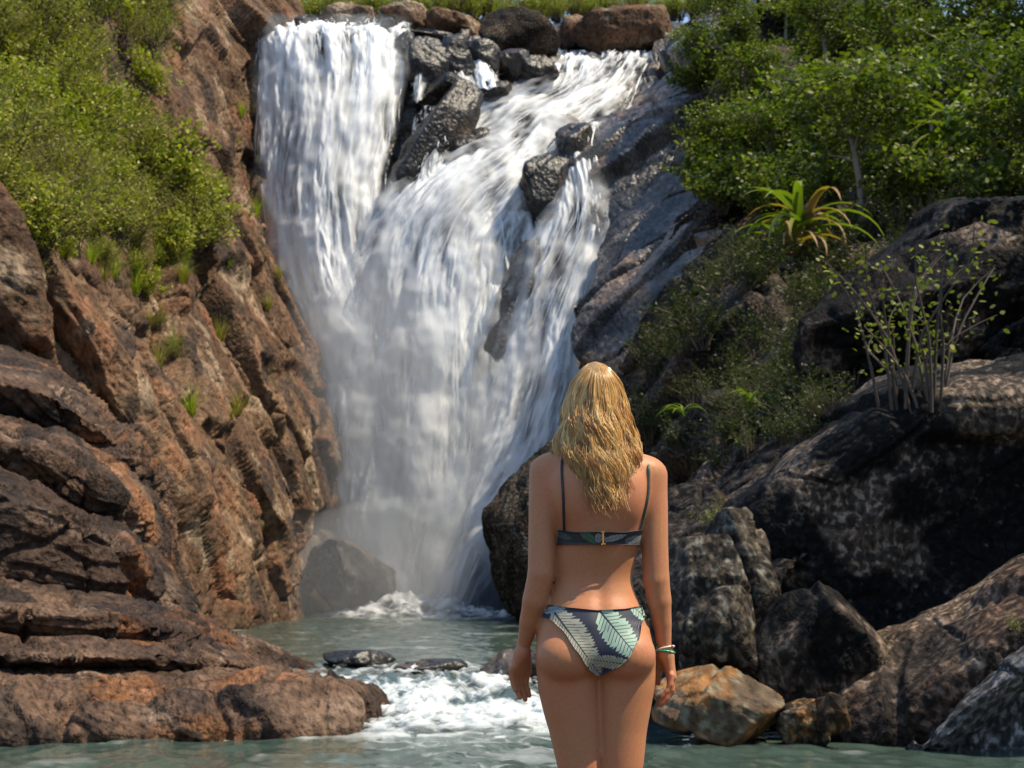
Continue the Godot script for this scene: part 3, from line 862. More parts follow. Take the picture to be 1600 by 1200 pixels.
# torn white water sliding over the rapid, a little above its surface
func rapid_veil(x0: float, x1: float, z0: float, z1: float, lift: float, sd: int) -> void:
	var nx := 260
	var nz := 200
	var P := PackedVector3Array()
	var C := PackedColorArray()
	for j in nz + 1:
		for i in nx + 1:
			var f := float(i) / nx
			var g := float(j) / nz
			var x: float = lerpf(x0, x1, f) + 0.25 * noises.mid.get_noise_2d(g * 9.0, sd)
			var z := lerpf(z0, z1, g)
			var flow: float = x + 0.3 * noises.wave.get_noise_2d(x * 0.8, z * 0.8 + sd)
			var thin: float = noises.streak.get_noise_3d(flow * 3.2, z * 0.9, sd)
			var curd: float = noises.chop.get_noise_3d(flow * 2.2, z * 1.7, sd + 5.0)
			var big: float = noises.wave.get_noise_3d(flow * 0.8, z * 0.5, sd + 9.0)
			P.append(Vector3(x, rapid_height(x, z) + lift + 0.10 * big + 0.05 * thin + 0.05 * curd, z))
			var a := -0.22 + 0.42 * ss(0.0, 0.6, g) + 0.9 * big + 1.0 * thin + 0.8 * curd
			a = minf(a, 5.0 * minf(f, 1.0 - f)) * ss(0.0, 0.12, g) * ss(1.0, 0.9, g)
			C.append(Color(0.66, 0.70, 0.71, clampf(a, 0.0, 0.9)))
	var o := put("water", arrays_mesh(P, grid_normals(P, nx + 1, nz + 1, true), C, grid_index(nx + 1, nz + 1, true)), mats.veil)
	tag(o, "torn white foam sliding down the rapid", "water", "", "structure")

func build_water() -> void:
	mats.water = plain("pool water", 0.1)
	mats.foam = plain("white water", 0.55)
	mats.foam.backlight_enabled = true
	mats.foam.backlight = Color(0.4, 0.42, 0.44)
	mats.veil = plain("falling water", 0.55)
	mats.veil.transparency = BaseMaterial3D.TRANSPARENCY_ALPHA
	mats.veil.backlight_enabled = true
	mats.veil.backlight = Color(0.4, 0.42, 0.44)
	var o: Node3D = put("water", pool_mesh(-16, 14, -27.0, -80, POOL, 220, 300, tint_pool), mats.water)
	tag(o, "grey-green upper pool below the falls", "water", "", "structure")
	o = put("water", pool_mesh(-14, 14, -6, -28, 0.0, 240, 200, tint_pool), mats.water)
	tag(o, "green lower pool below the rapid", "water", "", "structure")
	# the rapid between the two pools
	var P := PackedVector3Array()
	var nx := 340
	var nz := 220
	for j in nz + 1:
		for i in nx + 1:
			var x := lerpf(-7.0, 4.5, float(i) / nx)
			var z := lerpf(-19.2, -27.8, float(j) / nz)
			P.append(Vector3(x, rapid_height(x, z), z))
	var N := grid_normals(P, nx + 1, nz + 1)
	var C := PackedColorArray()
	for k in P.size():
		var p := P[k]
		var t := (p.z + 27.5) / 8.1
		var lace: float = noises.streak.get_noise_3d(p.x * 0.7, p.z * 0.8, 7.0) + 0.6 * noises.chop.get_noise_3d(p.x * 1.3, p.z * 1.3, 2.0)
		var threads: float = noises.streak.get_noise_3d(p.x * 1.6 + 0.4 * p.z, p.z * 0.5, 17.0)
		var foam := ss(-0.1, 0.35, lace + 1.1 * threads + 0.5 * noises.grit.get_noise_3d(p.x, p.z, 1.0) + 0.85 * ss(0.0, 0.8, t) * ss(3.6, 1.8, absf(p.x + 1.0)) - 0.75)
		C.append(lin(0.06, 0.085, 0.08).lerp(lin(0.62, 0.66, 0.67), foam))
	o = put("water", arrays_mesh(P, N, C, grid_index(nx + 1, nz + 1)), mats.water)
	tag(o, "white rapid spilling from the upper pool into the lower one", "water", "", "structure")
	rapid_veil(-3.4, 1.7, -26.6, -20.0, 0.04, 31)
	rapid_veil(-2.6, 1.5, -24.2, -20.2, 0.08, 32)
	# the falls
	var falls := base("waterfall")
	tag(falls, "tall white waterfall pouring over dark rock into the pool", "waterfall", "", "structure")
	stream(falls, [[392, 636, 35, 87, 87], [386, 645, 42, 84.4, 84.2], [390, 645, 56, 83, 82.9], [398, 642, 110, 82.5, 82.2], [404, 622, 200, 82, 81], [410, 598, 300, 81.5, 80.3], [428, 592, 400, 81, 79.8],
		[458, 604, 500, 80.3, 79.2], [482, 640, 620, 79.4, 78.2], [502, 670, 760, 78.2, 77.0], [528, 680, 860, 77, 76.2], [565, 700, 966, 75.5, 75.2]], 130, 320, 0.82, 300, 1, 2.6)
	# the broad shelf that pours from the far lip across and down
	stream(falls, [[868, 1030, 78, 92, 92], [862, 1022, 96, 89, 88], [830, 1008, 132, 86, 85], [716, 996, 176, 83, 82.5], [690, 940, 216, 81.5, 81], [640, 905, 256, 80, 79.5],
		[590, 850, 310, 79.2, 78], [556, 800, 390, 79, 77.2], [552, 780, 500, 78.6, 76.6], [570, 770, 640, 78, 76], [590, 765, 780, 77, 75], [610, 745, 962, 75.6, 74.4]], 130, 330, 0.48, 300, 2, 2.6)
	# the thin curtain that drifts down behind the three main falls
	stream(falls, [[560, 860, 330, 78.4, 77.2], [520, 880, 430, 78.2, 76.4], [505, 890, 540, 77.8, 75.6], [510, 880, 650, 77.2, 75], [530, 850, 770, 76.4, 74.4], [560, 790, 870, 75.8, 74], [600, 730, 964, 75, 73.6]], 110, 200, 0.12, 300, 8, 2.0)
	# the chute by the dark bank
	stream(falls, [[890, 965, 190, 81, 80], [872, 960, 235, 79, 78.5], [862, 982, 300, 77.5, 77], [846, 986, 365, 76.5, 75.8], [806, 965, 440, 76, 75], [782, 938, 520, 75.6, 74.6],
		[764, 922, 610, 75.2, 74], [745, 885, 710, 74.6, 73.4], [705, 832, 810, 74, 73], [660, 740, 962, 73.4, 73]], 110, 280, 0.38, 250, 3, 2.4)
	# threads between the stepped rocks under the lip
	stream(falls, [[640, 664, 64, 84, 84], [642, 668, 110, 82.4, 82.4], [640, 664, 156, 81, 81]], 16, 60, 0.3, 60, 4, 2.0)
	stream(falls, [[684, 708, 72, 85, 85], [690, 735, 112, 83, 83], [700, 760, 150, 81.8, 81.8]], 24, 60, 0.4, 90, 5, 2.0)
	stream(falls, [[716, 738, 62, 86, 86], [724, 775, 100, 84, 84], [740, 790, 140, 82.4, 82.4]], 24, 60, 0.4, 90, 6, 2.0)
	stream(falls, [[640, 730, 165, 81, 81], [636, 720, 210, 80, 80], [620, 700, 270, 79.3, 79.3], [600, 690, 340, 78.8, 78.6]], 50, 90, 0.1, 200, 7, 2.0)
	# boiling foam where the falls strike the pool
	for q in [[625, 966, 71, 3.6, 0.9], [680, 966, 70.5, 3.0, 0.7], [575, 967, 70, 2.6, 0.4], [735, 966, 69.5, 2.4, 0.4]]:
		var c := at(q[0], q[1], q[2])
		c.y = POOL - 0.1
		var V := PackedVector3Array()
		var K := PackedColorArray()
		for j in 25:
			for i in 61:
				var a := TAU * i / 60.0
				var f := 1.0 - j / 24.0
				var d := Vector3(cos(a) * f, sqrt(maxf(0.0, 1.0 - f * f)), sin(a) * f)
				var p := c + d * Vector3(q[3], q[4], q[3] * 0.5)
				p += d * (0.5 * noises.fine.get_noise_3dv(p) + 0.25 * noises.grit.get_noise_3dv(p * 0.6)) * minf(1.0, q[4] * 1.4)
				V.append(p)
				K.append(Color(0.86, 0.88, 0.9, clampf(1.1 - f + 1.6 * noises.fine.get_noise_3dv(p * 1.3), 0.0, 1.0)))
		put("splash", arrays_mesh(V, grid_normals(V, 61, 25, true, true), K, grid_index(61, 25, true)), mats.veil, falls)

# ---------------------------------------------------------------- plants
var ground_grid := {}

# where a line of sight through the measured picture meets the rock
func index_ground(s: Dictionary) -> void:
	var P: PackedVector3Array = s.p
	for k in range(0, P.size(), 3):
		var v := seen_at(P[k])
		var key := Vector2i(int(v.x / 8.0), int(v.y / 8.0))
		if not ground_grid.has(key) or P[k].z > ground_grid[key].z:
			ground_grid[key] = P[k]

func ground_at(px: float, py: float) -> Vector3:
	for r in 12:
		var best := Vector3.ZERO
		var found := false
		for j in range(-r, r + 1):
			for i in range(-r, r + 1):
				if maxi(absi(i), absi(j)) != r: continue
				var key := Vector2i(int(px / 8.0) + i, int(py / 8.0) + j)
				if ground_grid.has(key) and (not found or ground_grid[key].z > best.z):
					best = ground_grid[key]
					found = true
		if found: return best
	return at(px, py, 60.0)

# one leaf: a small folded blade from p along d
func add_leaf(p: Vector3, d: Vector3, long: float, wide: float, c: Color, r: RandomNumberGenerator, V: PackedVector3Array, N: PackedVector3Array, C: PackedColorArray, IX: PackedInt32Array, round_leaf := false) -> void:
	var up := Vector3(r.randfn(), 1.3 + r.randfn() * 0.6, r.randfn()).normalized()
	var side := d.cross(up).normalized() * wide
	var n := side.cross(d).normalized()
	if n.y < 0.0:
		n = -n
		side = -side
	var b := V.size()
	var droop := Vector3(0, -long * 0.18, 0)
	if round_leaf:
		V.append_array([p, p + d * long * 0.3 + side * 0.5, p + d * long * 0.75 + side * 0.42 + droop * 0.6, p + d * long + droop, p + d * long * 0.75 - side * 0.42 + droop * 0.6, p + d * long * 0.3 - side * 0.5])
		for k in 6:
			N.append(n)
			C.append(c)
		IX.append_array([b, b + 2, b + 1, b, b + 3, b + 2, b, b + 4, b + 3, b, b + 5, b + 4])
	else:
		V.append_array([p, p + d * long * 0.45 + side * 0.5, p + d * long + droop, p + d * long * 0.45 - side * 0.5])
		for k in 4:
			N.append(n)
			C.append(c)
		IX.append_array([b, b + 2, b + 1, b, b + 3, b + 2])

func mix_tone(tones: Array, r: RandomNumberGenerator) -> Color:
	var a: Color = tones[r.randi() % tones.size()]
	var b: Color = tones[r.randi() % tones.size()]
	return a.lerp(b, r.randf()) * r.randf_range(0.75, 1.25)

# a shrub about two metres tall; twigs carry the leaves
func shrub_parts(sd: int, tones: Array, twigs: int, per_twig: int, leaf: Vector2, upright: float, round_leaf := false, wide := 1.0) -> Array:
	var r := RandomNumberGenerator.new()
	r.seed = sd
	var V := PackedVector3Array()
	var N := PackedVector3Array()
	var C := PackedColorArray()
	var IX := PackedInt32Array()
	var SV := PackedVector3Array()
	var SN := PackedVector3Array()
	var SC := PackedColorArray()
	var SI := PackedInt32Array()
	for t in twigs:
		var a := r.randf() * TAU
		var lean := r.randf_range(0.1, 1.0) * wide
		var tall := r.randf_range(0.9, 2.1) * lerpf(1.0, 0.62, lean * upright)
		var outv := Vector3(cos(a), 0, sin(a)) * lean
		var root := Vector3(cos(a), 0, sin(a)) * r.randf() * 0.25 + Vector3(0, -0.25, 0)
		var path := PackedVector3Array([root, root + outv * 0.25 + Vector3(0, tall * 0.45, 0), root + outv * 0.7 + Vector3(r.randfn() * 0.1, tall * 0.8, r.randfn() * 0.1), root + outv * 1.15 + Vector3(r.randfn() * 0.15, tall, r.randfn() * 0.15)])
		tube(path, 0.026, 0.006, 3, 6, Color(0.075, 0.055, 0.04) * r.randf_range(0.7, 1.4), SV, SN, SC, SI)
		var clump := mix_tone(tones, r)
		for k in per_twig:
			var f := r.randf_range(0.3, 1.02)
			var p := spline(path, f) + Vector3(r.randfn(), r.randfn(), r.randfn()) * 0.10
			var d := (outv * 0.5 + Vector3(r.randfn() * 0.8, 0.55 + r.randfn() * 0.5, r.randfn() * 0.8)).normalized()
			var s := r.randf_range(0.65, 1.25)
			add_leaf(p, d, leaf.x * s, leaf.y * s, clump.lerp(mix_tone(tones, r), 0.5), r, V, N, C, IX, round_leaf)
	return [arrays_mesh(V, N, C, IX), arrays_mesh(SV, SN, SC, SI)]

# a tree: tapered leaning trunk, limbs, and leaves in clumps at the limb ends; six metres tall
func tree_parts(sd: int, tones: Array, limbs: int, clumps: int, per_clump: int, leaf: Vector2) -> Array:
	var r := RandomNumberGenerator.new()
	r.seed = sd
	var V := PackedVector3Array()
	var N := PackedVector3Array()
	var C := PackedColorArray()
	var IX := PackedInt32Array()
	var SV := PackedVector3Array()
	var SN := PackedVector3Array()
	var SC := PackedColorArray()
	var SI := PackedInt32Array()
	var bark := Color(0.24, 0.20, 0.155)
	var trunk := PackedVector3Array([Vector3(0, -0.5, 0), Vector3(-0.1, 1.0, 0.05), Vector3(-0.25, 2.1, 0.0), Vector3(-0.5, 3.3, 0.1)])
	tube(trunk, 0.13, 0.06, 7, 14, bark, SV, SN, SC, SI)
	for l in limbs:
		var a := TAU * l / limbs + r.randf_range(-0.4, 0.4)
		var from := spline(trunk, r.randf_range(0.55, 1.0))
		var reach := r.randf_range(1.2, 2.6)
		var rise := r.randf_range(0.2, 2.4)
		var to := from + Vector3(cos(a) * reach, rise, sin(a) * reach)
		var path := PackedVector3Array([from, from.lerp(to, 0.4) + Vector3(r.randfn() * 0.15, 0.25, r.randfn() * 0.15), to])
		tube(path, 0.05, 0.012, 5, 8, bark, SV, SN, SC, SI)
		for q in clumps:
			var f := r.randf_range(0.35, 1.05)
			var c := spline(path, f) + Vector3(r.randfn() * 0.5, r.randfn() * 0.32 + 0.1, r.randfn() * 0.5)
			var twig := PackedVector3Array([spline(path, minf(f, 1.0)), spline(path, minf(f, 1.0)).lerp(c, 0.6) + Vector3(0, 0.08, 0), c])
			tube(twig, 0.012, 0.004, 3, 3, bark, SV, SN, SC, SI)
			var tone := mix_tone(tones, r)
			for k in per_clump:
				var o := Vector3(r.randfn(), r.randfn() * 0.55, r.randfn()) * 0.26
				var d := (o * 2.2 + Vector3(r.randfn() * 0.5, 0.15, r.randfn() * 0.5)).normalized()
				var s := r.randf_range(0.6, 1.2)
				add_leaf(c + o, d, leaf.x * s, leaf.y * s, tone.lerp(mix_tone(tones, r), 0.4), r, V, N, C, IX, true)
	return [arrays_mesh(V, N, C, IX), arrays_mesh(SV, SN, SC, SI)]

func leaf_material(called: String) -> StandardMaterial3D:
	var m := plain(called, 0.5, 0.4)
	m.backlight_enabled = true
	m.backlight = Color(0.8, 0.9, 0.4)
	return m

func plant(called: String, label: String, category: String, group: String, parts: Array, where: Vector3, size: float, turn: float, names: Array, lean := Vector3.ZERO) -> Node3D:
	var o := base(called, where)
	tag(o, label, category, group)
	o.rotation = Vector3(lean.x, turn, lean.z)
	o.scale = Vector3.ONE * size
	tag(put(names[0], parts[0], mats.leaf, o), "", "", "", "stuff")
	put(names[1], parts[1], mats.bark, o)
	return o

# a strap-leaved plant: long arching blades, each its own part
func blade_mesh(sd: int, long: float, wide: float, arch: float, c0: Color, c1: Color) -> ArrayMesh:
	var r := RandomNumberGenerator.new()
	r.seed = sd
	var V := PackedVector3Array()
	var C := PackedColorArray()
	var n := 10
	for j in n + 1:
		var t := float(j) / n
		var ang := lerpf(1.25, 1.25 - arch, t)
		var p := Vector3.ZERO
		for k in j:
			var a := lerpf(1.25, 1.25 - arch, (k + 0.5) / n)
			p += Vector3(cos(a), sin(a), 0) * long / n
		var w := wide * minf(1.0, 0.45 + 2.0 * t) * (1.0 - pow(t, 2.5)) + 0.002
		for s in [-1.0, 0.0, 1.0]:
			V.append(p + Vector3(0, 0.0, s * w * 0.5) + Vector3(-sin(ang), cos(ang), 0) * absf(s) * w * 0.18)
			C.append(c0.lerp(c1, clampf(t * 1.1 - 0.3 + 0.2 * r.randf(), 0.0, 1.0)))
	return arrays_mesh(V, grid_normals(V, 3, n + 1, true), C, grid_index(3, n + 1, true))

func strap_plant(label: String, where: Vector3, size: float, leaves: int, kinds: Array, sd: int, face := Vector2(0, TAU)) -> void:
	var r := RandomNumberGenerator.new()
	r.seed = sd
	var o := base("strap_plant", where.lerp(EYE, 0.07 * clampf(size, 0.3, 1.4)) + Vector3(0, 0.1, 0))
	tag(o, label, "plant", "strap-leaved plants on the dark bank")
	for k in leaves:
		var l := put("leaf", kinds[r.randi() % kinds.size()], mats.leaf, o)
		l.rotation = Vector3(r.randfn() * 0.12, r.randf_range(face.x, face.y), r.randfn() * 0.25)
		l.scale = Vector3.ONE * size * r.randf_range(0.65, 1.15)
		l.position = Vector3(r.randfn(), 0, r.randfn()) * 0.06 * size

func tuft_mesh(sd: int, blades: int, tones: Array) -> ArrayMesh:
	var r := RandomNumberGenerator.new()
	r.seed = sd
	var V := PackedVector3Array()
	var N := PackedVector3Array()
	var C := PackedColorArray()
	var IX := PackedInt32Array()
	for k in blades:
		var a := r.randf() * TAU
		var o := Vector3(cos(a), 0, sin(a))
		var lean := r.randf_range(0.15, 1.0)
		var tall := r.randf_range(0.4, 1.0)
		var side := Vector3(-sin(a), 0, cos(a)) * r.randf_range(0.008, 0.016)
		var c := mix_tone(tones, r)
		var b := V.size()
		var root := o * r.randf() * 0.12 + Vector3(0, -0.1, 0)
		for j in 4:
			var t := j / 3.0
			var p := root + o * lean * t * t * 0.75 + Vector3(0, tall * (t - 0.45 * lean * t * t), 0)
			V.append(p - side * (1.0 - t * 0.9))
			V.append(p + side * (1.0 - t * 0.9))
			for m in 2:
				N.append((Vector3.UP - o * 0.5).normalized())
				C.append(c)
			if j < 3:
				var q := b + j * 2
				IX.append_array([q, q + 2, q + 1, q + 1, q + 2, q + 3])
	return arrays_mesh(V, N, C, IX)

func inside(poly: PackedVector2Array, px: float, py: float) -> bool:
	return Geometry2D.is_point_in_polygon(Vector2(px, py), poly)

func build_plants() -> void:
	mats.leaf = leaf_material("leaves")
	mats.bark = plain("bark", 0.9)
	for s in [mats.cliff_sheet, mats.bank_sheet, mats.bluff_sheet]:
		index_ground(s)
	var bright := [Color(0.32, 0.32, 0.035), Color(0.42, 0.39, 0.06), Color(0.18, 0.23, 0.03), Color(0.48, 0.40, 0.11), Color(0.26, 0.30, 0.035)]
	var olive := [Color(0.25, 0.23, 0.06), Color(0.34, 0.27, 0.11), Color(0.17, 0.17, 0.04), Color(0.30, 0.29, 0.07)]
	var deep := [Color(0.05, 0.075, 0.02), Color(0.085, 0.11, 0.026), Color(0.13, 0.15, 0.035), Color(0.04, 0.056, 0.022)]
	var lime := [Color(0.21, 0.26, 0.04), Color(0.28, 0.29, 0.05), Color(0.14, 0.19, 0.03)]
	var dry := [Color(0.27, 0.20, 0.09), Color(0.20, 0.17, 0.06), Color(0.14, 0.15, 0.04), Color(0.30, 0.22, 0.10)]
	var kinds := []
	for k in 4: kinds.append(shrub_parts(100 + k, bright, 34, 46, Vector2(0.14, 0.048), 0.6))
	for k in 2: kinds.append(shrub_parts(110 + k, olive, 40, 54, Vector2(0.12, 0.026), 0.4))
	for k in 2: kinds.append(shrub_parts(120 + k, bright, 28, 34, Vector2(0.17, 0.09), 0.6, true))
	var poly := PackedVector2Array([Vector2(-60, -40), Vector2(290, -40), Vector2(262, 60), Vector2(236, 140), Vector2(232, 250), Vector2(325, 300), Vector2(332, 372), Vector2(292, 440), Vector2(268, 560), Vector2(240, 545), Vector2(205, 440), Vector2(110, 415), Vector2(-60, 400)])
	var labels := ["bushy yellow-green shrub on the cliff beside the falls", "olive fine-leaved shrub among the yellow-green shrubs on the cliff", "broad-leaved bright green shrub among the fine-leaved shrubs on the cliff"]
	var n := 0
	var tries := 0
	var r := RandomNumberGenerator.new()
	r.seed = 5
	while n < 150 and tries < 4000:
		tries += 1
		var px := r.randf_range(-60, 335)
		var py := r.randf_range(-20, 560)
		if not inside(poly, px, py): continue
		n += 1
		var k := [0, 1, 2, 3, 4, 5, 4, 5, 6, 7][r.randi() % 10] as int
		var size := r.randf_range(0.8, 1.6) * (0.5 if py > 400 else 1.0)
		var where := ground_at(px, py)
		plant("shrub", labels[0 if k < 4 else (1 if k < 6 else 2)], "shrub", "shrubs clothing the cliff", kinds[k], where, size, r.randf() * TAU, ["foliage", "stem"], Vector3(0.15, 0, -0.2))
	# grass along the edge of the cliff and in its cracks
	var tufts := []
	for k in 3: tufts.append(tuft_mesh(200 + k, 70, dry))
	for k in 2: tufts.append(tuft_mesh(210 + k, 60, lime))
	for q in [[215, 440], [230, 470], [250, 500], [262, 540], [255, 565], [225, 500], [180, 420], [140, 405], [90, 400], [300, 440], [330, 400], [345, 360], [352, 505], [372, 650], [360, 640], [310, 640], [410, 255], [395, 200], [380, 180], [378, 220], [400, 330], [420, 480], [435, 430], [300, 280], [350, 300], [280, 420], [320, 350], [365, 420], [160, 440], [60, 430]]:
		var t := put("grass_tuft", tufts[r.randi() % 5], mats.leaf, null, ground_at(q[0] + r.randfn() * 6.0, q[1] + r.randfn() * 5.0))
		t.rotation.y = r.randf() * TAU
		t.scale = Vector3.ONE * r.randf_range(0.8, 1.7)
		tag(t, "yellowish grass tuft in a crack of the tan cliff", "grass tuft", "grass tufts on the cliff")
	# trees on the dark bank
	var trees := []
	for k in 3: trees.append(tree_parts(300 + k, deep + lime, 11, 11, 26, Vector2(0.22, 0.15)))
	var spots := [[1345, 330, 1.15, 0.2], [1205, 300, 0.8, 1.4], [1120, 285, 0.72, 2.2], [1275, 250, 0.9, 3.3], [1450, 270, 0.95, 4.1], [1560, 240, 1.0, 5.0], [1180, 190, 0.8, 0.9], [1400, 160, 1.0, 2.9], [1520, 130, 1.0, 1.9], [1290, 120, 0.95, 5.6], [1620, 330, 0.9, 3.7], [1150, 110, 0.7, 4.6], [1600, 60, 1.1, 0.5], [1230, 60, 0.8, 2.4], [1095, 130, 0.62, 1.1], [1120, 60, 0.7, 3.0]]
	for k in spots.size():
		var q: Array = spots[k]
		plant("tree", "leafy tree with a pale leaning trunk above the strap-leaved plants" if k == 0 else "round-leaved green tree in the thicket above the dark bank", "tree", "" if k == 0 else "trees above the dark bank", trees[0 if k == 0 else k % 3], ground_at(q[0], q[1]), q[2], q[3], ["crown", "trunk"])
	# tall trees standing outside the view on the bank; their crowns shade its slope
	for q in [[2080, 440, 1.5, 4.3], [2090, 620, 1.3, 5.3], [2000, 300, 1.4, 1.9]]:
		plant("tree", "tall leafy tree above the huge black-stained boulder", "tree", "tall trees above the black-stained boulder", trees[1], ground_at(q[0], q[1]), q[2], q[3], ["crown", "trunk"])
	# dark low shrubs between the rocks of the bank
	var low := []
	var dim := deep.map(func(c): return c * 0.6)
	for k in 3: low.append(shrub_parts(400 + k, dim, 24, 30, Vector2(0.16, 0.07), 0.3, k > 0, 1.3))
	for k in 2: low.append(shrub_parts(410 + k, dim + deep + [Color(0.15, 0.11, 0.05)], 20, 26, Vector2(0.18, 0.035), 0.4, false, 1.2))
	var thick := PackedVector2Array([Vector2(1080, 400), Vector2(1230, 380), Vector2(1400, 340), Vector2(1600, 300), Vector2(1620, 380), Vector2(1460, 420), Vector2(1330, 560), Vector2(1300, 680), Vector2(1180, 720), Vector2(1060, 760), Vector2(1005, 690), Vector2(1020, 560), Vector2(1090, 480)])
	n = 0
	tries = 0
	while n < 110 and tries < 3000:
		tries += 1
		var px := r.randf_range(1000, 1620)
		var py := r.randf_range(300, 760)
		if not inside(thick, px, py): continue
		n += 1
		var where := ground_at(px, py)
		var k := r.randi() % 5
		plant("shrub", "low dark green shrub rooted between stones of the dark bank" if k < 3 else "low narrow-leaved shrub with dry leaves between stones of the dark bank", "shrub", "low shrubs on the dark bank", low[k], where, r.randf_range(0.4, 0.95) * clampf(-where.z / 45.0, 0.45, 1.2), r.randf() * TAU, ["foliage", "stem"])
	var broad := []
	for k in 3: broad.append(shrub_parts(450 + k, deep + lime, 30, 46, Vector2(0.17, 0.12), 0.5, true, 1.2))
	var thicket := PackedVector2Array([Vector2(1085, 120), Vector2(1180, 40), Vector2(1400, -20), Vector2(1660, -20), Vector2(1660, 300), Vector2(1500, 300), Vector2(1420, 330), Vector2(1230, 330), Vector2(1120, 330), Vector2(1085, 260)])
	n = 0
	while n < 46:
		var px := r.randf_range(1080, 1660)
		var py := r.randf_range(-20, 340)
		if not inside(thicket, px, py): continue
		n += 1
		plant("shrub", "leafy broad-leaved shrub in the thicket under the trees of the bank", "shrub", "shrubs in the thicket of the bank", broad[n % 3], ground_at(px, py), r.randf_range(0.9, 1.5), r.randf() * TAU, ["foliage", "stem"])
	for q in [[1095, 300], [1120, 325], [1150, 310], [1185, 335], [1215, 320], [1250, 310], [1290, 325], [1105, 270], [1160, 280], [1400, 330], [1440, 320], [1560, 320]]:
		plant("shrub", "leafy broad-leaved shrub hanging over the lower edge of the thicket", "shrub", "shrubs along the lower edge of the thicket", broad[n % 3], ground_at(q[0], q[1]).lerp(EYE, 0.03), r.randf_range(1.0, 1.4), r.randf() * TAU, ["foliage", "stem"])
		n += 1
	# a thin twiggy sapling with few yellow-green leaves
	var sap := shrub_parts(430, [Color(0.24, 0.24, 0.04), Color(0.17, 0.2, 0.04)], 11, 18, Vector2(0.085, 0.05), 0.1, true, 1.2)
	for q in [[1400, 600, 1.25, 0.4], [1455, 610, 1.2, 2.2], [1330, 590, 0.8, 4.0]]:
		plant("sapling", "thin bare-stemmed sapling with few yellow-green leaves behind the black boulder", "sapling", "saplings behind the black boulder", sap, ground_at(q[0], q[1]), q[2], q[3], ["foliage", "stem"])
	# strap-leaved plants
	var blades := []
	for k in 3: blades.append(blade_mesh(500 + k, 1.5, 0.15, 1.9 + 0.3 * k, Color(0.15, 0.21, 0.03), Color(0.30, 0.33, 0.07)))
	var dead := []
	for k in 2: dead.append(blade_mesh(510 + k, 1.3, 0.12, 2.7, Color(0.30, 0.18, 0.09), Color(0.44, 0.27, 0.14)))
	strap_plant("strap-leaved plant with brown dead lower leaves by the leaning trunk", ground_at(1250, 372), 2.3, 34, blades + dead, 1)
	strap_plant("strap-leaved plant with brown dead leaves hanging at the rock edge", ground_at(1228, 400), 1.9, 26, dead + dead + blades.slice(0, 1), 2)
	strap_plant("large arching strap-leaved plant among the trees of the bank", ground_at(1490, 225), 2.6, 30, blades, 3)
	strap_plant("upright strap-leaved plant under the thicket edge", ground_at(1350, 318), 0.7, 10, blades, 4)
	strap_plant("tall strap-leaved plant above the arching one", ground_at(1545, 150), 2.3, 24, blades, 5)
	strap_plant("small arching green plant on the shaded slope", ground_at(1170, 640), 0.62, 12, blades, 6)
	strap_plant("thin green plant with pointed blades on the shaded slope", ground_at(1065, 660), 0.6, 12, blades, 7)
	strap_plant("few-bladed green plant above the grey boulder", ground_at(1150, 710), 0.45, 7, blades, 8)
	# small bright plants rooted in the grey boulders by the water
	var sprig := shrub_parts(440, lime, 16, 22, Vector2(0.16, 0.05), 0.3)
	for q in [[1108, 826, 0.26, 0.2], [1125, 930, 0.28, 1.0], [1092, 925, 0.24, 2.0], [1160, 915, 0.2, 3.0], [1365, 1020, 0.16, 1.5], [1590, 985, 0.15, 3.0]]:
		plant("leafy_plant", "bright green leafy plant rooted in a crack of the grey boulders", "plant", "leafy plants in the grey boulders", sprig, ground_at(q[0], q[1]), q[2], q[3], ["foliage", "stem"])
	# forest behind the lip of the falls
	var pine := []
	for k in 2: pine.append(tree_parts(600 + k, bright, 9, 7, 20, Vector2(0.30, 0.06)))
	for k in 22:
		var px := 335.0 + k * 27.0 + r.randfn() * 8.0
		var d := r.randf_range(104, 124)
		plant("tree", "slender tree of the forest behind the lip of the falls", "tree", "forest trees behind the lip of the falls", pine[k % 2], at(px, 26, d), r.randf_range(0.5, 1.2), r.randf() * TAU, ["crown", "trunk"])
	for k in 64:
		var px := 385.0 + k * 11.4 + r.randfn() * 6.0
		plant("shrub", "sunlit shrub at the foot of the forest behind the lip of the falls", "shrub", "shrubs behind the lip of the falls", kinds[k % 8], at(px, 27, r.randf_range(99, 108)), r.randf_range(0.8, 1.4), r.randf() * TAU, ["foliage", "stem"])

# ---------------------------------------------------------------- the person
const WOMAN_DEPTH := 4.33
var feet := Vector3.ZERO
var torso_rows: Array[PackedFloat32Array] = []
var leg_rows := [[], []]
var bones := {}                      # name -> [a, b, ra, rb] lists
var lobes := {}                      # name -> [centre, radii] lists
var fold := 0.012
var cleft := 0.003
var arms_on := true

# measured picture point -> the person's own axes (origin between the feet, z towards the viewer)
func pp(px: float, py: float, z := 0.0) -> Vector3:
	return at(px, py, WOMAN_DEPTH - z) - feet

func px_m(px: float) -> float:
	return px / 555.7

func smin(a: float, b: float, k: float) -> float:
	var h := maxf(k - absf(a - b), 0.0) / k
	return minf(a, b) - h * h * k * 0.25

func capsule(p: Vector3, b: Array) -> float:
	var ab: Vector3 = b[1] - b[0]
	var h := clampf((p - b[0]).dot(ab) / ab.length_squared(), 0.0, 1.0)
	return p.distance_to(b[0] + ab * h) - lerpf(b[2], b[3], h)

func lobe(p: Vector3, e: Array) -> float:
	var q: Vector3 = p - e[0]
	var r: Vector3 = e[1]
	var k0 := (q / r).length()
	var k1 := (q / (r * r)).length()
	return k0 * (k0 - 1.0) / maxf(k1, 0.001)

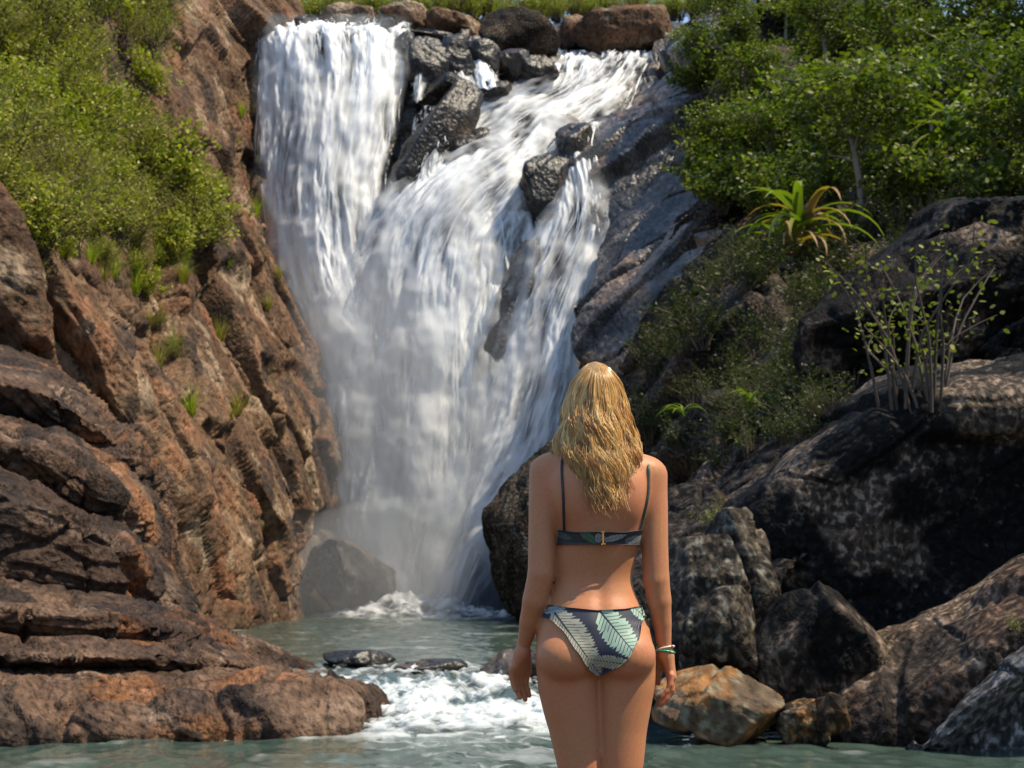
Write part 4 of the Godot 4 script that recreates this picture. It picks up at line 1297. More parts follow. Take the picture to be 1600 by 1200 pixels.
# rows [y, cx, cz, half width, half depth], y falling; value at height y as an ellipse in plan
func column(p: Vector3, rows: Array, power := 2.0) -> float:
	var n := rows.size()
	var i := 0
	while i < n - 2 and p.y < rows[i + 1][0]:
		i += 1
	var a: PackedFloat32Array = rows[i]
	var b: PackedFloat32Array = rows[i + 1]
	var a0: PackedFloat32Array = rows[maxi(i - 1, 0)]
	var b1: PackedFloat32Array = rows[mini(i + 2, n - 1)]
	var t := clampf((a[0] - p.y) / (a[0] - b[0]), 0.0, 1.0)
	var v := PackedFloat32Array([0, 0, 0, 0, 0])
	for k in range(1, 5):
		v[k] = cubic_interpolate(a[k], b[k], a0[k], b1[k], t)
	var x := absf(p.x - v[1]) / maxf(v[3], 0.004)
	var z := absf(p.z - v[2]) / maxf(v[4], 0.004)
	var r := pow(pow(x, power) + pow(z, power), 1.0 / power)
	var d := (r - 1.0) * minf(v[3], v[4])
	var over := maxf(p.y - rows[0][0], rows[n - 1][0] - p.y)
	return maxf(d, over) if over > -0.01 else d

func crow(px: float, py: float, half_px: float, cz: float, depth: float) -> PackedFloat32Array:
	var c := pp(px, py)
	return PackedFloat32Array([c.y, c.x, cz, px_m(half_px), depth])

func lay_out_body() -> void:
	feet = Vector3(at(935, 900, WOMAN_DEPTH).x, at(929, 567, WOMAN_DEPTH).y - 1.67, -WOMAN_DEPTH)
	torso_rows = [
		crow(933, 704, 34, 0.0, 0.058), crow(933, 714, 62, 0.0, 0.066), crow(934, 728, 80, 0.0, 0.080), crow(935, 750, 84, 0.0, 0.096), crow(936, 790, 73, 0.0, 0.106), crow(936, 835, 66, -0.005, 0.104),
		crow(929, 875, 63.5, -0.012, 0.092), crow(926, 905, 61.5, -0.016, 0.086), crow(926, 928, 67, -0.012, 0.088), crow(927, 950, 74, -0.002, 0.098), crow(926, 975, 82, 0.004, 0.108), crow(928, 1010, 87, 0.006, 0.108),
		crow(930, 1035, 86, 0.0, 0.10), crow(931, 1052, 70, -0.01, 0.08), crow(932, 1060, 40, -0.02, 0.05),
	]
	leg_rows[0] = [crow(884, 985, 36, 0.0, 0.075), crow(886, 1030, 46, 0.002, 0.090), crow(888.5, 1062, 48.5, 0.0, 0.088), crow(893.5, 1100, 46.8, -0.002, 0.082), crow(901, 1142, 42.4, -0.004, 0.076), crow(908.5, 1200, 36.4, -0.004, 0.068)]
	leg_rows[1] = [crow(975, 985, 36, 0.0, 0.075), crow(978, 1030, 43, 0.002, 0.090), crow(977.5, 1062, 45.5, 0.0, 0.088), crow(974.5, 1100, 42.8, -0.002, 0.082), crow(971, 1142, 39, -0.004, 0.076), crow(969, 1200, 35, -0.004, 0.068)]
	for s in 2:
		var x: float = leg_rows[s][5][1]
		var inward := x * 0.9
		leg_rows[s].append(PackedFloat32Array([0.50, inward, -0.002, 0.052, 0.058]))
		leg_rows[s].append(PackedFloat32Array([0.44, inward, 0.0, 0.049, 0.053]))
		leg_rows[s].append(PackedFloat32Array([0.34, inward, 0.012, 0.050, 0.056]))
		leg_rows[s].append(PackedFloat32Array([0.20, inward, 0.012, 0.036, 0.040]))
		leg_rows[s].append(PackedFloat32Array([0.10, inward, 0.014, 0.027, 0.033]))
		leg_rows[s].append(PackedFloat32Array([0.02, inward, 0.010, 0.030, 0.040]))
	lobes["seat0"] = [pp(886, 1026, 0.062), Vector3(0.081, 0.071, 0.068)]
	lobes["seat1"] = [pp(979, 1024, 0.062), Vector3(0.079, 0.071, 0.068)]
	lobes["back"] = [[pp(896, 768, 0.074), Vector3(0.046, 0.07, 0.036)], [pp(976, 771, 0.074), Vector3(0.046, 0.07, 0.036)], [pp(905, 1000, 0.05), Vector3(0.09, 0.06, 0.06)], [pp(960, 1000, 0.05), Vector3(0.09, 0.06, 0.06)]]
	bones["upper0"] = [[pp(852, 738, 0.0), pp(849, 790, 0.010), 0.044, 0.0415], [pp(849, 790, 0.010), pp(847, 850, 0.024), 0.0415, 0.0385], [pp(847, 850, 0.024), pp(845, 897, 0.034), 0.0385, 0.0365]]
	bones["lower0"] = [[pp(845, 897, 0.034), pp(836, 938, 0.022), 0.0365, 0.035], [pp(836, 938, 0.022), pp(827, 970, 0.0), 0.035, 0.027], [pp(827, 970, 0.0), pp(818.5, 1009, -0.03), 0.027, 0.0195]]
	bones["upper1"] = [[pp(1018, 744, 0.0), pp(1021, 790, 0.004), 0.044, 0.0405], [pp(1021, 790, 0.004), pp(1023, 850, 0.006), 0.0405, 0.0375], [pp(1023, 850, 0.006), pp(1025, 905, 0.004), 0.0375, 0.037]]
	bones["lower1"] = [[pp(1025, 905, 0.004), pp(1030, 938, -0.004), 0.037, 0.034], [pp(1030, 938, -0.004), pp(1034.5, 972, -0.014), 0.034, 0.0265], [pp(1034.5, 972, -0.014), pp(1038.5, 1014, -0.024), 0.0265, 0.0195]]
	bones["neck"] = [[pp(933, 712, -0.01), pp(931, 660, -0.02), 0.058, 0.052]]
	bones["trap"] = [[pp(931, 700, 0.012), pp(868, 724, 0.0), 0.042, 0.032], [pp(934, 700, 0.012), pp(1002, 730, 0.0), 0.042, 0.032]]

func arm(p: Vector3, s: int) -> float:
	var d := 1.0
	if p.y > 1.05:
		for b in bones.upper1 if s else bones.upper0:
			d = minf(d, capsule(p, b))
	if p.y < 1.16:
		for b in bones.lower1 if s else bones.lower0:
			d = smin(d, capsule(p, b), 0.004)
	return d

func body_field(p: Vector3) -> float:
	var d := 1.0
	if p.y > 0.6:
		d = column(p, torso_rows, 2.25)
		if p.y > 1.12:
			for e in [lobes["back"][0], lobes["back"][1]]:
				d = smin(d, lobe(p, e), 0.05)
			for b in bones["trap"]:
				d = smin(d, capsule(p, b), 0.05)
			d = smin(d, capsule(p, bones["neck"][0]), 0.04)
			# the furrow along the spine
		d += 0.009 * exp(-pow(p.x / 0.018, 2.0)) * ss(0.0, 0.06, p.z) * ss(0.86, 0.98, p.y)
		if arms_on and absf(p.x) > 0.06:
			d = smin(d, arm(p, 1 if p.x > 0.0 else 0), lerpf(0.011, 0.034, ss(1.16, 1.28, p.y)))
	if p.y < 1.05:
		var side := [0.0, 0.0]
		for s in 2:
			var l := column(p, leg_rows[s], 2.15)
			if p.y > 0.6:
				l = smin(l, lobe(p, lobes["seat%d" % s]), fold)
			side[s] = l
		var both := smin(side[0], side[1], cleft)
		d = smin(d, both, 0.022)
		if p.y < 0.16:
			for s in 2:
				var x: float = leg_rows[s][5][1] * 0.9
				var q := p - Vector3(x, 0.0, 0.0)
				var f := capsule(q, [Vector3(0, 0.03, 0.045), Vector3(0.01 if s == 1 else -0.01, 0.024, -0.13), 0.032, 0.026])
				f = smin(f, capsule(q, [Vector3(0, 0.06, 0.02), Vector3(0.006 if s == 1 else -0.006, 0.026, -0.12), 0.034, 0.036]), 0.03)
				d = smin(d, maxf(f, 0.001 - q.y), 0.02)
	return d

# Surface nets over a narrow band of the field; adds to V and IX.
func mesh_field(field: Callable, lo: Vector3, hi: Vector3, h: float, V: PackedVector3Array, IX: PackedInt32Array) -> void:
	var n := Vector3i(((hi - lo) / h).ceil()) + Vector3i.ONE * 2
	var val := {}
	var todo := []
	var big := 16
	for bz in range(0, n.z, big):
		for by in range(0, n.y, big):
			for bx in range(0, n.x, big):
				if absf(field.call(lo + (Vector3(bx, by, bz) + Vector3.ONE * big * 0.5) * h)) > big * h * 1.15:
					continue
				for sz in range(bz, bz + big, 4):
					for sy in range(by, by + big, 4):
						for sx in range(bx, bx + big, 4):
							if absf(field.call(lo + (Vector3(sx, sy, sz) + Vector3.ONE * 2.0) * h)) < 4.0 * h * 1.15:
								todo.append(Vector3i(sx, sy, sz))
	var sy1 := 2048
	var sz1 := 2048 * 2048
	for o in todo:
		for k in 5:
			for j in 5:
				for i in 5:
					val[o.x + i + (o.y + j) * sy1 + (o.z + k) * sz1] = 0.0
	var keys := PackedInt64Array(val.keys())
	var chunk := 2000
	var some := func(g: int) -> PackedFloat32Array:
		var line := PackedFloat32Array()
		for m in range(g * chunk, mini(g * chunk + chunk, keys.size())):
			var key := keys[m]
			line.append(field.call(lo + Vector3(key % sy1, (key / sy1) % sy1, key / sz1) * h))
		return line
	var m0 := 0
	for a in each_row(ceili(float(keys.size()) / chunk), some):
		for v in a:
			val[keys[m0]] = v
			m0 += 1
	var idx := {}
	var edges := [[0, 1], [2, 3], [4, 5], [6, 7], [0, 2], [1, 3], [4, 6], [5, 7], [0, 4], [1, 5], [2, 6], [3, 7]]
	var c := PackedFloat32Array()
	c.resize(8)
	for o in todo:
		for k in 4:
			for j in 4:
				for i in 4:
					var key: int = o.x + i + (o.y + j) * sy1 + (o.z + k) * sz1
					var neg := 0
					for m in 8:
						c[m] = val[key + (m & 1) + ((m >> 1) & 1) * sy1 + (m >> 2) * sz1]
						if c[m] < 0.0: neg += 1
					if neg == 0 or neg == 8:
						continue
					var sum := Vector3.ZERO
					var cnt := 0
					for e in edges:
						var a: float = c[e[0]]
						var b: float = c[e[1]]
						if (a < 0.0) != (b < 0.0):
							var t := a / (a - b)
							var pa := Vector3(e[0] & 1, (e[0] >> 1) & 1, e[0] >> 2)
							var pb := Vector3(e[1] & 1, (e[1] >> 1) & 1, e[1] >> 2)
							sum += pa.lerp(pb, t)
							cnt += 1
					idx[key] = V.size()
					V.append(lo + (Vector3(o.x + i, o.y + j, o.z + k) + sum / cnt) * h)
	for key in idx:
		var a0: float = val[key]
		for ax in 3:
			var st: int = [1, sy1, sz1][ax]
			var u: int = [sy1, sz1, 1][ax]
			var v: int = [sz1, 1, sy1][ax]
			var b0: float = val[key + st]
			if (a0 < 0.0) == (b0 < 0.0) or not (idx.has(key - u) and idx.has(key - v) and idx.has(key - u - v)):
				continue
			var q := [idx[key], idx[key - u], idx[key - u - v], idx[key - v]]
			if a0 < 0.0:
				IX.append_array([q[0], q[2], q[1], q[0], q[3], q[2]])
			else:
				IX.append_array([q[0], q[1], q[2], q[0], q[2], q[3]])

func soft_normals(V: PackedVector3Array, IX: PackedInt32Array) -> PackedVector3Array:
	var N := PackedVector3Array()
	N.resize(V.size())
	for k in range(0, IX.size(), 3):
		var f := (V[IX[k + 2]] - V[IX[k]]).cross(V[IX[k + 1]] - V[IX[k]])
		for m in 3:
			N[IX[k + m]] += f
	for k in N.size():
		N[k] = N[k].normalized()
	return N

func hand_bones(s: int) -> Array:
	var b := []
	if s == 0:
		b.append([pp(818.5, 1004, -0.029), pp(817, 1022, -0.03), 0.019, 0.020])
		b.append([pp(817, 1022, -0.036), pp(816, 1047, -0.044), 0.014, 0.0125])
		b.append([pp(814, 1022, -0.03), pp(809, 1049, -0.034), 0.0145, 0.0125])
		b.append([pp(811, 1022, -0.024), pp(802, 1047, -0.02), 0.0135, 0.0115])
		var f := [[816, 1047, -0.046, 820, 1066, -0.056, 824, 1077, -0.058, 827, 1087, -0.056, 0.0092], [810.5, 1050, -0.036, 813, 1070, -0.046, 817, 1083, -0.048, 821, 1093, -0.046, 0.0094],
			[804.5, 1049, -0.024, 806, 1067, -0.032, 809, 1080, -0.034, 812, 1090, -0.032, 0.009], [799, 1045, -0.012, 800, 1058, -0.018, 802, 1069, -0.02, 805, 1079, -0.018, 0.0082]]
		for k in f:
			b.append([pp(k[0], k[1], k[2]), pp(k[3], k[4], k[5]), k[12], k[12] * 0.94])
			b.append([pp(k[3], k[4], k[5]), pp(k[6], k[7], k[8]), k[12] * 0.94, k[12] * 0.86])
			b.append([pp(k[6], k[7], k[8]), pp(k[9], k[10], k[11]), k[12] * 0.86, k[12] * 0.72])
		b.append([pp(821, 1018, -0.036), pp(825, 1036, -0.052), 0.013, 0.0115])
		b.append([pp(825, 1036, -0.052), pp(825, 1050, -0.06), 0.011, 0.0098])
		b.append([pp(825, 1050, -0.06), pp(822.5, 1061, -0.062), 0.0098, 0.0078])
	else:
		b.append([pp(1038.5, 1008, -0.023), pp(1040, 1024, -0.024), 0.019, 0.020])
		b.append([pp(1041, 1024, -0.034), pp(1047, 1056, -0.046), 0.014, 0.0125])
		b.append([pp(1042, 1024, -0.026), pp(1050, 1058, -0.028), 0.0145, 0.0125])
		b.append([pp(1043, 1024, -0.016), pp(1050, 1057, -0.010), 0.0135, 0.0115])
		var f := [[1047, 1056, -0.050, 1046, 1077, -0.056, 1039, 1089, -0.056, 0.0092], [1050.5, 1058, -0.032, 1049, 1081, -0.036, 1041, 1094, -0.036, 0.0094],
			[1051, 1058, -0.014, 1049.5, 1078, -0.016, 1042, 1091, -0.016, 0.009], [1049, 1055, 0.003, 1047.5, 1070, 0.004, 1042, 1080, 0.004, 0.0082]]
		for k in f:
			b.append([pp(k[0], k[1], k[2]), pp(k[3], k[4], k[5]), k[9], k[9] * 0.94])
			b.append([pp(k[3], k[4], k[5]), pp(k[6], k[7], k[8]), k[9] * 0.94, k[9] * 0.86])
			b.append([pp(k[6], k[7], k[8]), pp(k[6] + (k[6] - k[3]) * 1.1, k[7] + 8.0, k[8]), k[9] * 0.86, k[9] * 0.72])
		b.append([pp(1033, 1022, -0.034), pp(1028.5, 1040, -0.050), 0.014, 0.012])
		b.append([pp(1028.5, 1040, -0.050), pp(1027.5, 1055, -0.056), 0.0115, 0.0102])
		b.append([pp(1027.5, 1055, -0.056), pp(1028, 1067, -0.058), 0.0102, 0.0082])
	return b

func add_hand(s: int, V: PackedVector3Array, IX: PackedInt32Array) -> void:
	var b := hand_bones(s)
	var lo := Vector3.ONE * 9.0
	var hi := -lo
	for k in b:
		for m in 2:
			lo = lo.min(k[m] - Vector3.ONE * 0.03)
			hi = hi.max(k[m] + Vector3.ONE * 0.03)
	var field := func(p: Vector3) -> float:
		var d := 1.0
		for k in 4:
			d = smin(d, capsule(p, b[k]), 0.014)
		for f in 5:
			var g := 1.0
			for k in 3:
				g = smin(g, capsule(p, b[4 + f * 3 + k]), 0.004)
			d = smin(d, g, 0.006 if f < 4 else 0.012)
		return d
	mesh_field(field, lo, hi, 0.0034, V, IX)

func head_field(p: Vector3) -> float:
	# turned a little to the viewer's left; the face looks away
	var c := pp(931, 640, -0.015)
	var q := (p - c).rotated(Vector3.UP, -0.3)
	var d := lobe(q, [Vector3(0, 0.014, 0.005), Vector3(0.072, 0.088, 0.09)])
	d = smin(d, lobe(q, [Vector3(0, -0.045, -0.035), Vector3(0.057, 0.068, 0.058)]), 0.03)
	d = smin(d, capsule(q, [Vector3(0, 0.008, -0.092), Vector3(0, -0.028, -0.112), 0.008, 0.012]), 0.012)
	d = smin(d, capsule(q, [Vector3(-0.018, -0.062, -0.088), Vector3(0.018, -0.062, -0.088), 0.007, 0.007]), 0.01)
	d = smin(d, capsule(q, [Vector3(0, -0.095, -0.078), Vector3(0, -0.093, -0.08), 0.018, 0.018]), 0.02)
	for s in [-1.0, 1.0]:
		d = smin(d, lobe(q, [Vector3(s * 0.078, -0.005, 0.0), Vector3(0.009, 0.03, 0.019)]), 0.01)
		d = maxf(d, -lobe(q, [Vector3(s * 0.031, 0.008, -0.098), Vector3(0.017, 0.010, 0.014)]))
		d = minf(d, lobe(q, [Vector3(s * 0.031, 0.008, -0.082), Vector3(0.012, 0.012, 0.012)]))
	return smin(d, capsule(p, bones["neck"][0]), 0.03)

# walk in from outside along a horizontal spoke until the skin is reached
func skin_at(axis: Vector3, dir: Vector3, gap: float) -> Vector3:
	var r := 0.30
	for k in 24:
		var d := body_field(axis + dir * r) - gap
		if d < 0.0006: break
		r -= d * 0.8
		if r < 0.02: break
	return axis + dir * r

func from_behind(px: float, py: float, gap: float) -> Vector3:
	var p := pp(px, py, 0.0)
	var z := 0.22
	for k in 24:
		var d := body_field(Vector3(p.x, p.y, z)) - gap
		if d < 0.0006: break
		z -= d * 0.8
	return Vector3(p.x, p.y, z)

func curve_at(pts: Array, x: float) -> float:
	if x <= pts[0][0]: return pts[0][1]
	for k in pts.size() - 1:
		if x <= pts[k + 1][0]:
			return lerpf(pts[k][1], pts[k + 1][1], ss(0, 1, (x - pts[k][0]) / (pts[k + 1][0] - pts[k][0])) * 0.35 + 0.65 * (x - pts[k][0]) / (pts[k + 1][0] - pts[k][0]))
	return pts[-1][1]

# a printed palm leaf: frond outline, dark midrib, dark veins
func print_leaf(im: Image, from: Vector2, to: Vector2, wide: float, fill: Color, ink: Color, bands: float) -> void:
	var ax := (to - from)
	var long := ax.length()
	ax /= long
	var w := im.get_width()
	for y in im.get_height():
		for x in w:
			var d := Vector2(x, y) - from
			var t := d.dot(ax) / long
			if t < -0.02 or t > 1.0: continue
			var s := (d.x * ax.y - d.y * ax.x) / wide
			var lim := pow(sin(PI * pow(clampf(t, 0.0, 1.0), 0.75)), 0.7)
			var vein := t * bands - absf(s) * bands * 0.16
			var fr := vein - floorf(vein)
			var notch := 0.16 * fr + (0.22 if int(floorf(vein)) % 5 == 2 else 0.0) * fr
			if absf(s) < lim - notch:
				var c := fill
				if absf(s) < 0.05 * (1.2 - t): c = ink
				elif fr < 0.17 and absf(s) < lim * (0.35 + 0.5 * absf(sin(floorf(vein) * 2.3))): c = ink
				im.set_pixel(x, y, c)

func build_person() -> void:
	var root := base("person", feet)
	tag(root, "person with long wavy blonde hair in a dark leaf-print bikini, seen from behind, standing", "person")
	var skin := plain("skin", 0.52, 0.42)
	skin.subsurf_scatter_enabled = true
	skin.subsurf_scatter_strength = 0.10
	skin.normal_enabled = true
	skin.normal_texture = noise_picture(0.05, 131, 5, [], 12.0)
	skin.normal_scale = 0.05
	skin.albedo_texture = noise_picture(0.03, 133, 6, [[0.0, 0.94], [0.45, 0.98], [0.6, 1.0]])
	skin.uv1_triplanar = true
	skin.uv1_scale = Vector3(7, 7, 7)
	var V := PackedVector3Array()
	var IX := PackedInt32Array()
	mesh_field(body_field, Vector3(-0.27, -0.02, -0.24), Vector3(0.27, 1.47, 0.2), 0.0085, V, IX)
	add_hand(0, V, IX)
	add_hand(1, V, IX)
	mesh_field(head_field, pp(931, 640, -0.015) - Vector3(0.14, 0.2, 0.16), pp(931, 640, -0.015) + Vector3(0.14, 0.16, 0.14), 0.006, V, IX)
	var C := PackedColorArray()
	for p in V:
		var k: float = noises.patch3.get_noise_3dv(p * 9.0) + 0.5 * noises.speck.get_noise_3dv(p * 14.0)
		C.append(Color(0.44, 0.200, 0.086).lerp(Color(0.49, 0.190, 0.092), clampf(0.5 + k, 0.0, 1.0)) * (1.0 + 0.06 * noises.speck.get_noise_3dv(p * 40.0)))
	put("body", arrays_mesh(V, soft_normals(V, IX), C, IX), skin, root)
	build_bikini(root)
	build_hair(root)
	build_bracelets(root)

func print_material(called: String, im: Image) -> StandardMaterial3D:
	var m := StandardMaterial3D.new()
	m.resource_name = called
	m.albedo_texture = ImageTexture.create_from_image(im)
	m.roughness = 0.6
	m.rim_enabled = true
	m.rim = 0.3
	return m

func build_bikini(root: Node3D) -> void:
	# bottom: spokes round the hips, between a waist line and a leg line
	var top := [[846.0, 947.0], [860.0, 945.5], [890.0, 949.5], [935.0, 953.5], [975.0, 951.5], [1008.0, 946.5]]
	var low := [[838.0, 963.0], [846.0, 964.0], [861.0, 967.0], [879.0, 982.0], [899.0, 1013.0], [921.0, 1043.0], [933.0, 1051.0], [942.0, 1050.0], [966.0, 1038.0], [981.0, 1025.0], [996.0, 999.0], [1006.0, 968.0], [1014.0, 963.0]]
	var im := Image.create(420, 300, false, Image.FORMAT_RGB8)
	var navy := Color(0.105, 0.125, 0.20)
	var ink := Color(0.10, 0.10, 0.14)
	im.fill(navy)
	var o2 := Vector2(840, 942)
	var sc := 2.4
	print_leaf(im, (Vector2(862, 952) - o2) * sc, (Vector2(938, 1056) - o2) * sc, 27 * sc, Color(0.60, 0.60, 0.53), ink, 24)
	print_leaf(im, (Vector2(934, 953) - o2) * sc, (Vector2(996, 1030) - o2) * sc, 25 * sc, Color(0.58, 0.68, 0.61), ink, 16)
	print_leaf(im, (Vector2(980, 1035) - o2) * sc, (Vector2(908, 1026) - o2) * sc, 11 * sc, Color(0.60, 0.59, 0.48), ink, 15)
	print_leaf(im, (Vector2(984, 944) - o2) * sc, (Vector2(1016, 972) - o2) * sc, 10 * sc, Color(0.58, 0.68, 0.61), ink, 8)
	print_leaf(im, (Vector2(848, 956) - o2) * sc, (Vector2(890, 944) - o2) * sc, 6 * sc, Color(0.55, 0.60, 0.60), ink, 10)
	var cloth := print_material("leaf print", im)
	var keep := [fold, cleft]
	fold = 0.03
	cleft = 0.05
	arms_on = false
	var nu := 132
	var nv := 26
	var P := PackedVector3Array()
	var UV := PackedVector2Array()
	var mid := pp(928, 985, 0.0)
	for i in nu + 1:
		var th := TAU * (float(i) / nu) - PI
		var dir := Vector3(sin(th), 0, cos(th))
		var hit := skin_at(Vector3(mid.x, mid.y, 0), dir, 0.003)
		var px := seen_at(hit + feet).x
		var yt := pp(935, curve_at(top, px)).y
		var yl := pp(935, curve_at(low, px)).y
		for j in nv + 1:
			var y := lerpf(yt, yl, float(j) / nv)
			# the cloth holds its column: find the skin again at this height on the same spoke or, low down, straight in from behind
			var p := skin_at(Vector3(mid.x, y, 0), dir, 0.0036)
			if cos(th) > 0.3:
				var z := 0.22
				for k in 24:
					var d := body_field(Vector3(hit.x, y, z)) - 0.0036
					if d < 0.0005: break
					z -= d * 0.8
				p = p.lerp(Vector3(hit.x, y, z), ss(0.3, 0.6, cos(th)))
			P.append(p)
			var a := pp(840, 942)
			var b := pp(1015, 1067)
			UV.append(Vector2((p.x - a.x) / (b.x - a.x), (p.y - a.y) / (b.y - a.y)))
	fold = keep[0]
	cleft = keep[1]
	arms_on = true
	put("bikini_bottom", cloth_mesh(P, UV, nu, nv), cloth, root)
	# top: a band round the back with two straps and a gilt clasp
	var im2 := Image.create(512, 64, false, Image.FORMAT_RGB8)
	im2.fill(Color(0.11, 0.125, 0.135))
	print_leaf(im2, Vector2(150, -8), Vector2(238, 60), 24, Color(0.24, 0.38, 0.25), ink, 7)
	print_leaf(im2, Vector2(226, 34), Vector2(286, 28), 26, Color(0.52, 0.52, 0.50), ink, 6)
	print_leaf(im2, Vector2(272, 46), Vector2(404, 14), 17, Color(0.55, 0.56, 0.53), ink, 22)
	print_leaf(im2, Vector2(20, 12), Vector2(110, 40), 14, Color(0.22, 0.30, 0.27), ink, 9)
	print_leaf(im2, Vector2(390, 50), Vector2(500, 30), 18, Color(0.38, 0.42, 0.42), ink, 12)
	var cloth2 := print_material("dark leaf print", im2)
	P = PackedVector3Array()
	UV = PackedVector2Array()
	nu = 110
	nv = 6
	for i in nu + 1:
		var th := TAU * (float(i) / nu) - PI
		var dir := Vector3(sin(th), 0, cos(th))
		var rise: float = 4.0 * ss(0.55, 0.95, absf(sin(th))) if cos(th) > 0.0 else 4.0
		var yt := pp(935, 833.0 - rise).y
		var yl := pp(935, 851.5).y
		if cos(th) < 0.0:
			yt += 0.05 * ss(0.0, 0.6, -cos(th)) * absf(sin(2.0 * th))
		for j in nv + 1:
			var y := lerpf(yt, yl, float(j) / nv)
			P.append(torso_at(Vector3(0.0, y, 0.0), dir, 0.0035))
			UV.append(Vector2(0.5 + P[-1].x / 0.26, 1.0 - (y - yl) / (yt - yl)))
	var band := put("bikini_top", cloth_mesh(P, UV, nu, nv), cloth2, root)
	var lists := [[[[880, 832], [879, 810], [878, 780], [876.5, 755], [876, 735], [877, 720]], Color(0.02, 0.022, 0.025)], [[[997, 833], [1002, 812], [1007, 790], [1010, 770], [1011, 750], [1010.5, 733]], Color(0.05, 0.075, 0.055)]]
	for l in lists:
		var path := PackedVector3Array()
		for q in l[0]:
			path.append(from_behind(q[0], q[1], 0.003))
		var last := path[-1]
		path.append(last + Vector3(0, 0.012, -0.03))
		path.append(last + Vector3(0, 0.0, -0.075))
		var m := plain("strap cloth", 0.6)
		put("strap", ribbon(path, 0.0037, 0.002, l[1]), m, band)
	var gold := StandardMaterial3D.new()
	gold.resource_name = "gilt metal"
	gold.albedo_color = Color(0.86, 0.62, 0.28)
	gold.metallic = 1.0
	gold.roughness = 0.25
	var st := SurfaceTool.new()
	st.begin(Mesh.PRIMITIVE_TRIANGLES)
	var c := torso_at(Vector3(pp(939, 842.5).x, pp(939, 842.5).y, 0), Vector3(0, 0, 1), 0.0065)
	for b in [[Vector3(0, 0, 0), Vector3(0.0035, 0.033, 0.003)], [Vector3(0, 0.0165, 0), Vector3(0.010, 0.0035, 0.003)], [Vector3(-0.003, -0.0165, 0), Vector3(0.004, 0.0045, 0.003)], [Vector3(0.004, -0.0155, 0), Vector3(0.005, 0.0035, 0.003)]]:
		var bm := BoxMesh.new()
		bm.size = b[1]
		st.append_from(bm, 0, Transform3D(Basis(), c + b[0]))
	put("clasp", st.commit(), gold, band)

func torso_at(axis: Vector3, dir: Vector3, gap: float) -> Vector3:
	var r := 0.2
	for k in 24:
		var q := axis + dir * r
		var d := column(q, torso_rows, 2.25) - gap
		for e in [lobes["back"][0], lobes["back"][1]]:
			d = smin(d, lobe(q, e) - gap, 0.05)
		if d < 0.0005: break
		r -= d * 0.8
	return axis + dir * r

func cloth_mesh(P: PackedVector3Array, UV: PackedVector2Array, nu: int, nv: int) -> ArrayMesh:
	# P runs column by column; a turned-in hem gives the cloth its thickness
	var w := nv + 1
	var N := grid_normals(P, w, nu + 1, true)
	var Q := PackedVector3Array()
	var QN := PackedVector3Array()
	var QU := PackedVector2Array()
	for i in nu + 1:
		for j in range(-1, nv + 2):
			var k := i * w + clampi(j, 0, nv)
			var hem := j < 0 or j > nv
			Q.append(P[k] - (N[k] * 0.0045 if hem else Vector3.ZERO))
			QN.append(N[k] if not hem else (N[k] * 0.3 + Vector3(0, 0.9 if j < 0 else -0.9, 0)).normalized())
			QU.append(UV[k])
	return arrays_mesh(Q, grid_normals(Q, w + 2, nu + 1, true), PackedColorArray(), grid_index(w + 2, nu + 1, true), QU)

func ribbon(path: PackedVector3Array, wide: float, thick: float, c: Color) -> ArrayMesh:
	var V := PackedVector3Array()
	var C := PackedColorArray()
	var n := 40
	for j in n + 1:
		var p := spline(path, float(j) / n)
		var d := (spline(path, minf(1.0, (j + 0.5) / n)) - spline(path, maxf(0.0, (j - 0.5) / n))).normalized()
		var side := d.cross(Vector3(0, 0.3, 1)).normalized()
		var up := side.cross(d).normalized()
		for k in 9:
			var a := TAU * k / 8.0
			V.append(p + side * cos(a) * wide + up * sin(a) * thick)
			C.append(c * (1.0 + 0.5 * noises.streak.get_noise_1d(j * 3.0)) if j > 4 else c)
	return arrays_mesh(V, grid_normals(V, 9, n + 1, false, true), C, grid_index(9, n + 1))

func tube(path: PackedVector3Array, r0: float, r1: float, sides: int, segs: int, c: Color, V: PackedVector3Array, N: PackedVector3Array, C: PackedColorArray, IX: PackedInt32Array, root := Color(0, 0, 0, 0)) -> void:
	var at0 := V.size()
	var prev := Vector3.ZERO
	for j in segs + 1:
		var t := float(j) / segs
		var p := spline(path, t)
		var d := (spline(path, minf(1.0, t + 0.5 / segs)) - spline(path, maxf(0.0, t - 0.5 / segs))).normalized()
		if prev == Vector3.ZERO:
			prev = d.cross(Vector3(0.31, 0.2, 0.93)).normalized()
		var side := (prev - d * prev.dot(d)).normalized()
		prev = side
		var up := d.cross(side)
		var r := lerpf(r0, r1, t)
		for k in sides:
			var a := TAU * k / sides
			var n := side * cos(a) + up * sin(a)
			V.append(p + n * r)
			N.append(n)
			C.append(c if root.a == 0.0 else root.lerp(c, ss(0.0, 0.4, t)))
	for j in segs:
		for k in sides:
			var a := at0 + j * sides + k
			var b := at0 + j * sides + (k + 1) % sides
			IX.append_array([a, a + sides, b, b, a + sides, b + sides])

const HAIR := [[566.0, 929.0, 2.0, 0.0, 0.015], [571.0, 929.5, 16.0, -0.005, 0.045], [582.0, 931.0, 29.0, -0.008, 0.082], [600.0, 931.5, 41.0, -0.008, 0.104], [637.0, 931.5, 52.0, -0.01, 0.117],
	[665.0, 931.5, 57.0, -0.004, 0.115], [690.0, 932.0, 65.5, 0.004, 0.112], [712.0, 934.0, 68.0, 0.010, 0.116], [735.0, 938.0, 62.0, 0.012, 0.121], [765.0, 941.0, 60.0, 0.012, 0.124], [800.0, 945.0, 48.0, 0.01, 0.128]]

